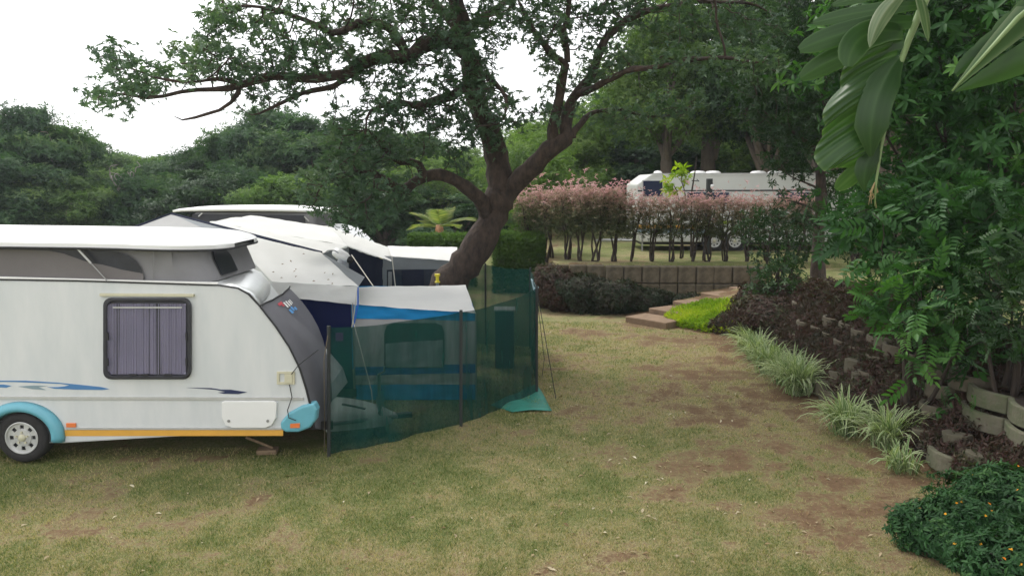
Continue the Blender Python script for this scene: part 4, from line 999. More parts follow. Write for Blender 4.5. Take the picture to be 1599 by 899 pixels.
# ------------------------------------------------------------------ plants
ROS = rosette_t(7, .36, 20, 1, .25); ROS5 = rosette_t(5, .4, 15, 1, .2, 4); ROSB = rosette_t(8, .34, 15, 2, .35, 3); CLUMP = rosette_t(6, .5, 30, 1, .1, 5)
FR = frond_t(6, .36, 1); FRB = frond_t(5, .38, 2, 6, 62, .42)
def main_tree():
    Y0 = 15.0
    b = Vector((atY(655, 553, Y0).x, Y0, 0))
    def p(px, py, dy=0): return tuple(atY(px, py, Y0+dy))
    trunk = ([tuple(b), p(662, 520), p(678, 482), p(700, 445), p(735, 402), p(765, 350), p(777, 320)], [.52, .46, .43, .40, .365, .36, .35])
    limbs = [trunk,
        ([p(777, 320), p(782, 285), p(783, 250), p(770, 205), p(752, 170), p(738, 130), p(733, 85), p(722, 45), p(705, 0), p(690, -60), p(675, -130)], [.33, .30, .28, .25, .24, .24, .23, .2, .16, .12, .06]),
        ([p(795, 305), p(815, 275, -.2), p(842, 240, -.4), p(868, 218, -.5), p(888, 214, -.5)], [.27, .22, .2, .19, .16]),
        ([p(862, 220, -.5), p(865, 185, -.6), p(875, 140, -.7), p(885, 100, -.8), p(880, 60, -.7), p(890, 10, -.6), p(900, -60, -.5)], [.16, .12, .1, .09, .08, .06, .04]),
        ([p(885, 212, -.5), p(895, 150, -.3), p(920, 125, -.2), p(940, 60, 0), p(975, 35, .4), p(1030, 15, .8), p(1100, 5, 1), p(1180, 0, 1.2)], [.15, .12, .1, .085, .08, .07, .05, .03]),
        ([p(900, 150, -.3), p(935, 128, -.8), p(990, 108, -1.2), p(1050, 100, -1.5), p(1130, 85, -1.8), p(1200, 90, -2)], [.08, .07, .06, .05, .035, .02]),
        ([p(890, 213, -.5), p(925, 180, 0), p(970, 170, .5), p(1020, 190, 1), p(1070, 180, 1.4)], [.08, .05, .04, .03, .02]),
        ([p(885, 100, -.8), p(860, 85, -1), p(835, 55, -1.2), p(820, 10, -1.4)], [.08, .07, .055, .04]),
        ([p(765, 345), p(745, 310, -.3), p(715, 280, -.6), p(690, 268, -.8), p(660, 275, -1), p(636, 300, -1.1), p(618, 297, -1.2), p(590, 270, -1.3), p(560, 262, -1.4)], [.2, .15, .14, .13, .125, .11, .09, .07, .05]),
        ([p(660, 275, -1), p(652, 250, -1), p(625, 255, -1.2), p(600, 235, -1.3), p(575, 215, -1.4)], [.1, .09, .075, .05, .035]),
        ([p(733, 85), p(700, 60, -.5), p(660, 70, -1), p(640, 90, -1.3), p(600, 82, -1.6), p(565, 95, -1.9), p(535, 115, -2.1), p(490, 118, -2.3), p(440, 112, -2.5), p(400, 122, -2.6), p(372, 140, -2.7), p(335, 142, -2.8), p(285, 142, -2.9), p(260, 152, -3), p(205, 150, -3.1), p(170, 135, -3.2)], [.2, .17, .15, .14, .125, .12, .1, .09, .08, .07, .06, .05, .04, .035, .028, .015]),
        ([p(375, 140, -2.7), p(365, 160, -2.7), p(345, 175, -2.8), p(310, 180, -2.8), p(280, 187, -2.8), p(272, 180, -2.8)], [.045, .038, .032, .025, .016, .008]),
        ([p(560, 97, -1.9), p(520, 140, -2.0), p(470, 155, -2.1), p(440, 170, -2.2), p(400, 180, -2.3), p(390, 185, -2.3)], [.07, .055, .045, .035, .02, .01]),
        ([p(372, 138, -2.7), p(330, 120, -3.2), p(280, 128, -3.6), p(230, 125, -3.8), p(190, 105, -3.9)], [.05, .035, .028, .02, .012]),
        ([p(640, 90, -1.2), p(600, 40, -1.8), p(560, 30, -2.2), p(520, 55, -2.5), p(480, 40, -2.8), p(430, 20, -3.0), p(350, 10, -3.2)], [.11, .08, .07, .06, .05, .035, .015]),
        ([p(722, 45), p(680, 10, .5), p(640, -20, 1), p(580, -60, 1.5), p(480, -90, 1.8)], [.14, .11, .09, .06, .03]),
        ([p(705, 0), p(760, -40, -1), p(820, -90, -2), p(900, -140, -3)], [.12, .09, .06, .03]),
        ([p(722, 45), p(760, 20, 1), p(800, 0, 2), p(860, -50, 3)], [.12, .09, .06, .03]),
        ([p(738, 130), p(700, 160, -.7), p(660, 165, -1.4), p(620, 160, -1.8), p(580, 165, -2)], [.12, .1, .08, .05, .03]),
        ([p(735, 110), p(770, 120, -1), p(800, 150, -1.4), p(790, 190, -1.5)], [.09, .06, .04, .02]),
    ]
    limbs = [(a_, [q*.84 for q in b_]) for a_, b_ in limbs]
    blobs = [  # px,py,rx,ry,dy,n
        (345, 25, 55, 28, -3, 70), (430, 45, 70, 40, -2.8, 80), (330, 70, 45, 25, -3, 45), (165, 150, 35, 30, -3.3, 40), (195, 105, 45, 14, -3.9, 30), (240, 110, 45, 18, -3.7, 40), (235, 140, 40, 16, -3.2, 30),
        (310, 110, 40, 25, -3.2, 55), (380, 110, 60, 30, -2.8, 80), (460, 90, 70, 38, -2.5, 100), (520, 75, 45, 45, -2.3, 70), (445, 150, 60, 20, -2.3, 25), (180, 68, 14, 12, -3.9, 8), (290, 75, 30, 12, -3.3, 14),
        (560, 20, 60, 28, -2.2, 80), (610, 60, 45, 60, -1.8, 90), (655, 20, 60, 35, -1, 90), (600, 140, 60, 50, -2, 100), (570, 210, 60, 45, -1.6, 110), (640, 200, 60, 50, -1.5, 80), (540, 260, 60, 55, -1.5, 130), (590, 290, 60, 50, -1.3, 110), (500, 300, 45, 45, -1.8, 60), (560, 335, 70, 28, -1.4, 60),
        (700, 120, 50, 60, -1, 90), (740, 150, 50, 60, -1.2, 80), (690, 200, 50, 40, -1, 60), (745, 210, 35, 30, -.8, 40), (790, 185, 40, 40, -1.4, 30), (760, 30, 70, 35, 0, 80), (730, 60, 60, 40, -1, 50), (840, 20, 60, 30, -1, 80), (840, 80, 30, 30, -1, 22),
        (900, 40, 60, 40, -.5, 60), (950, 90, 50, 35, -.5, 40), (960, 20, 60, 30, .3, 80), (1040, 30, 70, 35, .6, 110), (1120, 30, 70, 40, 1, 120), (1190, 40, 60, 45, .8, 90), (1080, 90, 70, 30, -1.5, 60), (1180, 100, 50, 30, -1.8, 40), (980, 180, 60, 30, .5, 30), (920, 130, 40, 40, -.3, 20), (1060, 160, 60, 30, 1, 30), (870, 150, 40, 40, -.6, 16),
        # above the picture and to front and back: the rest of the crown
        (450, -70, 160, 60, -1, 160), (650, -90, 160, 80, 0, 200), (850, -100, 160, 80, 0, 200), (1050, -70, 150, 70, 0, 150), (750, -150, 200, 60, 0, 160)]
    att = []; rg = np.random.default_rng(5)
    for px, py, rx, ry, dy, n in blobs:
        n = int(n*(1.0 if py < 0 else .85 if px < 480 else 1.6 if px < 660 and py > 180 else .95 if px < 780 else .95))
        big = py < -40
        for _ in range(n):
            a = rg.normal(size=3); a /= np.linalg.norm(a); q = rg.random()**(1/3.)
            att.append(p(px+a[0]*rx*q, py+a[1]*ry*q, dy+a[2]*q*(3.0 if big else 1.1)))
    make_tree('spreading_fig_tree', tuple(b), 'big gnarled spreading tree with leaning forked dark trunk behind the awning', 'tree', limbs, None, L_main, rosette_t(7, .42, 15, 1, .3, 77), .092, 7, M['bark'],
              step=.17, kill=.24, infl=2.2, seed=3, r0=.0075, jit=.45, attpts=np.array(att), thr=.0105, spread=.085, iters=60)
main_tree()
# ---- far and middle trees (prototypes copied)
def bg_tree(h, wr, seed, leafm, T, lsc, bark, trunk_r=.25, clear=.3, nlobe=7, nlv=5200, name='woodland_tree', dead=False, open_=.0):
    rg = np.random.default_rng(seed); r = random.Random(seed)
    t = thing(name, (0, 0, 0), '', 'tree')
    top = Vector((r.uniform(-.4, .4), r.uniform(-.4, .4), h*.8))
    limbs = [([(0, 0, -.3), (r.uniform(-.2, .2), r.uniform(-.2, .2), h*clear), tuple(top)], [trunk_r*1.25, trunk_r, trunk_r*.35])]
    lobes = []
    for k in range(nlobe):
        a = 2*math.pi*k/nlobe*1.618*2; rr = wr*r.uniform(.3, .72); z = h*(clear+.15+(1-clear-.3)*r.random()*.95)
        c = (rr*math.cos(a), rr*math.sin(a), z); q = wr*r.uniform(.22, .46); lobes.append((c, (q, q, q*.7), q*q))
        limbs.append(([(0, 0, h*clear*r.uniform(.7, 1.3)), (c[0]*.5, c[1]*.5, (h*clear+z)/2), c], [trunk_r*.6, trunk_r*.4, trunk_r*.15]))
    lobes.append(((0, 0, h*.82), (wr*.5, wr*.5, h*.16), wr*wr*.25))
    nodes, par, gr = skeleton(limbs, .5); W = np.array([l[2] for l in lobes]); W = W/W.sum()
    att = np.concatenate([ellip(c, q, max(3, int(160*w_)), rg)[0] for (c, q, _), w_ in zip(lobes, W)])
    P, pr = colonize(nodes, par, att, .5, .6, 5, 14, .3, seed); rd, _ = radii(P, pr, .02, 2.3, gr)
    V, Fq = tree_tubes(P, pr, rd, 7); np_obj('trunk', V, Fq, bark, t, smooth=True)
    pos = []; D = []; vv = []
    for (c, q, _), w_ in zip(lobes, W):
        lt = r.uniform(-.22, .25)
        # clumpy: sub-clusters on each lobe
        ncl = max(6, int(90*w_*2)); cc, cd = ellip(c, q, ncl, rg, .5); per = int(nlv*w_/ncl)+1
        for x, d_ in zip(cc, cd):
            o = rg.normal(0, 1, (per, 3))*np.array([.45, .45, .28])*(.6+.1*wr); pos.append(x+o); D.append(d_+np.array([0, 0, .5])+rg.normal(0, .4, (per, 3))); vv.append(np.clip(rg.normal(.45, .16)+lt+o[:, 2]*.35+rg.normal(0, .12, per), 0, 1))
    pos = np.concatenate(pos); D = np.concatenate(D); vv = np.concatenate(vv)
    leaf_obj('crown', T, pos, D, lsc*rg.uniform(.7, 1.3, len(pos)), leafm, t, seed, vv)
    return t
W = [bg_tree(8, 4.2, 11, L_far, ROS5, .24, M['barkgrey'], clear=.04, nlobe=20, nlv=22000), bg_tree(7.5, 4.6, 12, L_far, ROS, .2, M['barkgrey'], clear=.04, nlobe=22, nlv=20000), bg_tree(8.5, 3.8, 13, L_far, ROS5, .25, M['barkgrey'], clear=.05, nlobe=18, nlv=20000)]
W.append(bg_tree(7.6, 4.0, 15, L_mid, ROS5, .2, M['barkgrey'], clear=.04, nlobe=16, nlv=18000)); W.append(bg_tree(8, 4.4, 16, L_dark, ROS5, .24, M['barkgrey'], clear=.04, nlobe=14, nlv=18000))
Lt = [bg_tree(11, 4.5, 21, L_far2, ROS5, .19, M['barkgrey'], .26, .36, 13, 9500, name='tall_tree'), bg_tree(11.5, 4.8, 22, L_mid, ROS5, .2, M['barkgrey'], .28, .34, 13, 9500, name='tall_tree'),
      bg_tree(12, 4.6, 23, L_dark, ROS5, .27, M['barkgrey'], .38, .25, 11, 11000, name='dark_tree')]
used = set()
def put(proto, px, Y, rz, sc, label, group=None, z=0.0, sz=None):
    o = proto if proto.name not in used else copy_tree(proto)
    used.add(proto.name)
    x = atY(px, 285, Y).x
    place(o, (x, Y, z), rz, (sc, sc, sz or sc), label, group); return o
GL = 'trees of the far wood on the left'
left = [(-60, 50, 4, 1.12, 1.0, 'tall hazy green tree at the left edge of the picture beyond the near caravan'), (48, 47, 2, 1.0, .93, 'rounded tree second from the left edge, feathery crown against the sky'), (-150, 58, 2, 1.2, 1.1, None),
        (125, 66, 2, 1.05, .82, None), (190, 62, 3, 1.05, .74, 'flat topped green tree at the lowest dip of the left skyline'), (255, 66, 1, 1.0, .76, None), (300, 58, 2, 1.0, .68, None),
        (350, 55, 4, 1.05, .8, 'broad dark tree directly above the far white pop top roof'), (425, 52, 2, 1.05, .98, 'tall dark tree rising left of the big tree\'s lower foliage'), (500, 50, 2, 1.1, .9, 'dark tree partly covered by the big tree\'s hanging foliage'),
        (90, 44, 3, .7, .5, 'low bush-like tree just above the near caravan roof'), (230, 46, 1, .7, .55, 'low dark tree in front of the wood above the near caravan roof'), (450, 38, 3, .62, .5, 'low greyish tree behind the far white pop top roof'),
        (-10, 42, 2, .8, .6, None), (165, 49, 1, .7, .5, None), (320, 42, 4, .68, .5, None), (380, 46, 1, .8, .62, None), (560, 54, 0, 1.1, .85, None)]
for i, (px, Y, k, sc, sz, lb) in enumerate(left):
    put(W[k], px, Y, i*1.3, sc, lb or 'green tree in the continuous far wood on the left', None if lb else GL, -.2, sz)
GM = 'trees closing the background behind the terrace'
mid = [(590, 44, W[1], .8, .5, 'pale hazy tree seen through the fork of the big trunk', 0), (660, 40, Lt[0], .62, .42, 'light green tree above the palm', 0), (735, 46, Lt[0], .7, .5, 'light tree just right of the young palm, behind the leaning trunk', 0), (640, 62, W[0], 1.2, .9, None, 0), (720, 64, W[1], 1.2, .75, None, 0),
       (830, 42, Lt[1], .7, .48, 'green tree behind the clipped hedge right of the leaning trunk', 0), (880, 36, Lt[0], .62, .52, 'light green tall tree right of the big tree fork', 1), (950, 44, Lt[1], .8, .64, "green tree left of the long caravan's sloping nose", 1), (1040, 34, Lt[0], .85, .92, 'tall tree with straight brown trunk behind the left end of the long caravan', 1),
       (1112, 35, Lt[1], .95, 1.0, 'tall thick trunked tree rising behind the roof vents of the long caravan', 1), (1000, 50, Lt[0], 1.0, .85, None, 1), (1090, 52, Lt[1], 1.1, .95, 'tree seen between the two brown trunks behind the long caravan', 1), (1180, 46, Lt[0], 1.0, .9, 'light tree behind the right roof vents of the long caravan', 1), (1200, 32, Lt[2], .72, .82, 'dark dense tree above the right half of the long caravan', 1),
       (1270, 40, Lt[1], 1.0, 1.0, None, 1), (1290, 27, Lt[2], .62, .85, 'dark dense tree behind the slim trunk on the terrace', 1), (1380, 33, Lt[1], .9, .95, 'green tree between the slim trunk and the hanging banana leaf', 1), (1400, 23, Lt[2], .6, .85, 'dark tree behind the hanging banana leaf', 1), (1470, 30, Lt[2], .9, .95, 'tall dark tree deep behind the upper right climbing leaves', 1), (1560, 26, Lt[2], .8, 1.0, None, 1), (1620, 20, Lt[2], .6, .85, 'dark tree at the far right edge behind the leafy bushes', 1), (1500, 42, W[3], 1.5, 1.5, None, 1), (1330, 50, W[1], 1.5, 1.4, None, 1), (1220, 60, W[3], 1.5, 1.3, None, 1), (900, 48, W[3], 1.3, .8, None, 1), (990, 42, W[2], 1.0, .6, None, 1), (1060, 46, W[3], 1.1, .62, None, 1), (1130, 44, W[3], 1.0, .6, None, 1), (1210, 45, W[2], 1.1, .62, None, 1), (1300, 42, W[3], 1.0, .6, None, 1), (1400, 40, W[3], 1.0, .6, None, 1), (790, 48, W[2], 1.1, .6, None, 0), (840, 32, Lt[0], .6, .5, 'light green tree just left of the pink hedge', 0), (700, 38, W[0], .7, .36, None, 0), (600, 40, W[2], .8, .45, None, 0)]
for i, (px, Y, pr, sc, sz, lb, up) in enumerate(mid):
    put(pr, px, Y, i*2.1+.4, sc, lb or 'dense green tree in the background belt beyond the caravan terrace', None if lb else GM, H*up-.1, sz)
def slim_tree():
    Y0 = 18.2
    def p(px, py, dy=0): return tuple(atY(px, py, Y0+dy))
    b = p(1278, 437); b = (b[0], Y0, H-.1)
    limbs = [([b, p(1278, 400), p(1281, 350), p(1284, 310), p(1280, 260), p(1290, 200), p(1285, 130), p(1290, 40)], [.17, .14, .125, .115, .1, .08, .06, .03]),
             ([p(1283, 330), p(1262, 320, -.3), p(1240, 305, -.5), p(1225, 315, -.7)], [.04, .03, .02, .01]), ([p(1283, 300), p(1255, 285, -.2), p(1225, 270, -.3)], [.035, .02, .01]),
             ([p(1284, 260), p(1330, 230), p(1370, 200)], [.05, .04, .02]), ([p(1285, 240), p(1240, 200), p(1200, 180)], [.05, .04, .02])]
    lobes = [(p(1250, 240), (.9, .9, .6), 1.2), (p(1320, 200), (1.2, 1.2, .8), 2), (p(1215, 175), (.9, 1, .7), 1.5), (p(1280, 100), (1.6, 1.4, 1.1), 3), (p(1240, 310, -.5), (.45, .4, .25), .4), (p(1330, 290, .3), (.8, .8, .5), 1), (p(1200, 90), (1.2, 1.2, .9), 1.5), (p(1290, 10), (1.6, 1.4, 1), 2)]
    make_tree('slim_tree', b, 'slim straight trunked dark leafed tree standing at the terrace edge above the purple bank', 'tree', limbs, lobes, L_dark, ROS, .12, 5, M['bark'], step=.25, kill=.28, infl=3, natt=900, seed=8, r0=.006, thr=.02, spread=.16)
slim_tree()
def leafy_bush(name, base, lobes, lab, leafm, T, lsc, nper, seed, natt=400, group=None, r0=.006, thr=.02, spread=.15, stems=6, step=.22, kill=.26, cat='bush', droop=0.0):
    r = random.Random(seed); limbs = []
    for k in range(stems):
        c = Vector(lobes[k % len(lobes)][0]); b = Vector(base)+Vector((r.uniform(-.15, .15), r.uniform(-.15, .15), 0)); m_ = b.lerp(c, .5)+Vector((r.uniform(-.2, .2), r.uniform(-.2, .2), .15))
        limbs.append(([tuple(b), tuple(m_), tuple(c)], [.032, .022, .012]))
    return make_tree(name, base, lab, cat, limbs, lobes, leafm, T, lsc, nper, M['twig'], group, step=step, kill=kill, infl=4, natt=natt, seed=seed, r0=r0, thr=thr, spread=spread, iters=40, droop=droop)
def right_bushes():
    def p(px, py, Y): return tuple(atY(px, py, Y))
    def base(px, Y): x = atY(px, 400, Y).x; return (x, Y, gz(x, Y)-.03)
    leafy_bush('compound_leaf_bush', base(1440, 10.8), [(p(1400, 350, 10.8), (.75, .6, .4), 3), (p(1480, 380, 10.4), (.7, .6, .5), 3), (p(1540, 350, 10.2), (.6, .6, .5), 3), (p(1470, 320, 10.8), (.7, .6, .35), 3), (p(1390, 405, 10.6), (.5, .5, .3), 1.6), (p(1560, 410, 10), (.6, .6, .4), 2), (p(1340, 340, 11.4), (.5, .5, .3), 1.4), (p(1500, 430, 10.2), (.5, .5, .25), 1.5)],
               'bright compound leafed bush in the middle right, spreading over the terrace', L_comp, FRB, .32, 5, 31, 720, spread=.2)
    leafy_bush('compound_leaf_bush', base(1445, 9.9), [(p(1440, 470, 9.6), (.45, .4, .28), 2), (p(1470, 510, 9.3), (.45, .4, .28), 2), (p(1420, 520, 9.3), (.28, .3, .18), 1), (p(1480, 560, 9.1), (.35, .3, .25), 1), (p(1430, 430, 10), (.6, .5, .3), 2), (p(1380, 480, 10.2), (.35, .35, .22), 1), (p(1530, 500, 9.4), (.4, .4, .28), 1.5)],
               'lower compound leafed bush hanging over the purple bank', L_comp, FRB, .26, 5, 32, 330, spread=.16)
    leafy_bush('leafy_shrub', base(1560, 12.2), [(p(1400, 60, 12.5), (1.1, .9, 1.0), 4), (p(1520, 80, 12.2), (1.1, .9, 1.0), 4), (p(1430, 190, 12.3), (1.0, .9, .9), 4), (p(1550, 200, 12), (1.1, .9, .9), 4), (p(1480, 280, 12.2), (1.0, .9, .7), 3), (p(1590, 300, 11.8), (.9, .9, .8), 3), (p(1390, 280, 12.6), (.7, .7, .5), 2), (p(1340, 120, 13), (.8, .8, .8), 2), (p(1600, 40, 12), (1, 1, 1), 3), (p(1450, -40, 12.3), (1.3, 1, .8), 3)],
               'tall wall of mid green climbing leaves filling the upper right', L_comp, ROSB, .17, 7, 33, 1300, spread=.3, step=.3, kill=.36, stems=10)
    leafy_bush('leafy_shrub', base(1590, 9.0), [(p(1590, 480, 8.8), (.5, .5, .35), 2), (p(1560, 520, 8.8), (.4, .4, .2), 1), (p(1620, 420, 9), (.6, .6, .5), 2)],
               'dark green shrub at the right edge above the curved planter blocks', L_dark, FR, .24, 6, 34, 320, spread=.17)
    leafy_bush('leafy_shrub', base(1220, 17.6), [(p(1205, 350, 17.6), (.75, .5, .42), 3), (p(1230, 385, 17.5), (.6, .5, .35), 2), (p(1180, 370, 17.7), (.45, .4, .35), 1.5), (p(1210, 415, 17.4), (.6, .4, .25), 1.4), (p(1255, 350, 17.7), (.4, .4, .3), 1)],
               'dark green rounded shrub by the slim trunk at the right end of the pink hedge', L_dark, ROS5, .11, 7, 35, 420, spread=.12)
    leafy_bush('leafy_shrub', base(1200, 16.9), [(p(1215, 425, 16.5), (.5, .45, .3), 2), (p(1190, 450, 16.4), (.4, .35, .3), 2), (p(1240, 450, 16.0), (.4, .35, .25), 1.5)],
               'small dark shrub spilling over the bank top next to the steps', L_dark, ROS5, .1, 8, 36, 240, spread=.11)
    leafy_bush('leafy_shrub', base(1330, 20.5), [(p(1320, 370, 20.5), (.8, .6, .4), 3), (p(1360, 350, 20.6), (.8, .6, .6), 2)],
               'dark shrub on the terrace right of the slim trunk', L_dark, ROS5, .13, 7, 37, 260, spread=.15)
    leafy_bush('young_sapling', (atY(1060, 400, 23.6).x, 23.6, H), [(p(1055, 285, 23.6), (.28, .25, .2), 2), (p(1065, 272, 23.6), (.2, .2, .15), 1), (p(1048, 300, 23.6), (.2, .2, .15), 1)],
               'young lime green sapling poking above the pink hedge before the caravan', L_lime, ROS, .2, 5, 38, 60, spread=.1, stems=2, cat='sapling')
    leafy_bush('leafy_shrub', (atY(845, 330, 25.5).x, 25.5, .4), [(p(830, 300, 25.5), (.9, .8, .6), 2), (p(860, 270, 26), (.9, .8, .7), 2), (p(820, 350, 25.2), (.8, .6, .5), 2)],
               'bright green shrub behind the left end of the pink hedge', L_far2, ROS5, .17, 6, 39, 350, spread=.2)
right_bushes()
# pink hedge
def hedge_shrub(seed, lab):
    rg = np.random.default_rng(seed); r = random.Random(seed)
    t = thing('hedge_shrub', (0, 0, 0), lab, 'hedge shrub', 'pink tipped shrubs in a row on the terrace')
    limbs = []
    for k in range(4):
        a = r.uniform(0, 6.28); limbs.append(([(r.uniform(-.08, .08), r.uniform(-.08, .08), 0), (.12*math.cos(a), .12*math.sin(a), .7), (.24*math.cos(a+.4), .24*math.sin(a+.4), 1.4)], [.03, .022, .014]))
    nodes, par, gr = skeleton(limbs, .12)
    att = np.stack([rg.uniform(-.36, .36, 200), rg.uniform(-.34, .34, 200), rg.uniform(.75, 1.85, 200)**1.0], 1)
    P, pr = colonize(nodes, par, att, .12, .14, 2, 30, .35, seed); rd, _ = radii(P, pr, .0045, 2.3, gr)
    V, Fq = tree_tubes(P, pr, rd, 5); np_obj('stem', V, Fq, M['twig'], t, smooth=True)
    tips = np.where(rd < .012)[0]; tips = tips[P[tips][:, 2] > .55]; w_ = np.clip((P[tips][:, 2]-.4)/.6, .15, 1); tips = tips[rg.random(len(tips)) < w_]
    pos = np.repeat(P[tips], 9, 0); pos = pos+rg.normal(0, .075, pos.shape); up = (pos[:, 2] > 1.5) & (rg.random(len(pos)) < .5); pos[up, 2] += rg.exponential(.11, up.sum())
    v = np.clip((pos[:, 2]-1.05)/.95+rg.normal(0, .17, len(pos))+.1*(np.hypot(pos[:, 0], pos[:, 1])-.2), 0, 1)
    D = rg.normal(0, .5, pos.shape)+np.array([0, 0, .8]); leaf_obj('crown', ROS5, pos, D, .07*rg.uniform(.7, 1.3, len(pos)), L_pink, t, seed, v)
    return t
HP = [hedge_shrub(61, ''), hedge_shrub(62, ''), hedge_shrub(63, '')]; hu = set()
pxs = [832, 858, 884, 905, 930, 958, 985, 1018, 1050, 1082, 1104, 1135, 1168, 1200, 1232, 1262]
ordn = ['leftmost', 'second', 'third', 'fourth', 'fifth', 'sixth', 'seventh', 'eighth', 'ninth', 'tenth', 'eleventh', 'twelfth', 'thirteenth', 'fourteenth', 'fifteenth', 'rightmost']
for i, px in enumerate(pxs):
    pr = HP[i % 3]; o = pr if pr.name not in hu else copy_tree(pr); hu.add(pr.name)
    Yh = 22.6+max(0, (3-i))*.5+.06*(i % 2); x = atY(px, 380, Yh).x; s_ = 1.12 if i < 6 else .98
    place(o, (x, Yh, H if i > 1 else H*.9), i*1.7, (s_*(1.25 if i < 2 else 1), s_, s_*.98), ('pink tipped hedge shrub, leftmost of the row above the block wall' if i == 0 else 'pink tipped hedge shrub, rightmost of the row, by the slim trunk' if i == 15 else f'pink tipped hedge shrub, {ordn[i]} from the left in the row'))
def mass(name, T, n, region, h0, h1, sc, m, lab, cat, seed, kind='stuff', lean=None, up=1.0):
    rg = np.random.default_rng(seed); P = region(rg, n); P[:, 2] = ground_z(P[:, 0], P[:, 1])+rg.uniform(h0, h1, len(P))
    D = rg.normal(0, .45, P.shape)+np.array([0, 0, up])+(np.array(lean) if lean else 0)
    cv = noise2(P[:, 0], P[:, 1]+P[:, 2], 1.3, seed)*1.2-.1+rg.normal(0, .14, len(P))
    o = leaf_obj(name, T, P, D, sc*rg.uniform(.7, 1.3, len(P)), m, None, seed, np.clip(cv, 0, 1)); tag(o, lab, cat, kind=kind); return o
def bank_region(rg, n, d0=.0, d1=1.3, a=1, b=5):
    pts = [Vector(p[:2]) for p in TOE]; L_ = [(pts[i+1]-pts[i]).length for i in range(a, b)]; tot = sum(L_); out = []
    for _ in range(n):
        s_ = rg.random()*tot; i = a
        while s_ > L_[i-a]: s_ -= L_[i-a]; i += 1
        d = (pts[i+1]-pts[i]).normalized(); p = pts[i]+d*s_; nr = Vector((d.y, -d.x));  
        if nr.x < 0: nr = -nr
        q = p+nr*(d0+(d1-d0)*rg.random()); out.append((q.x, q.y, 0))
    return np.array(out)
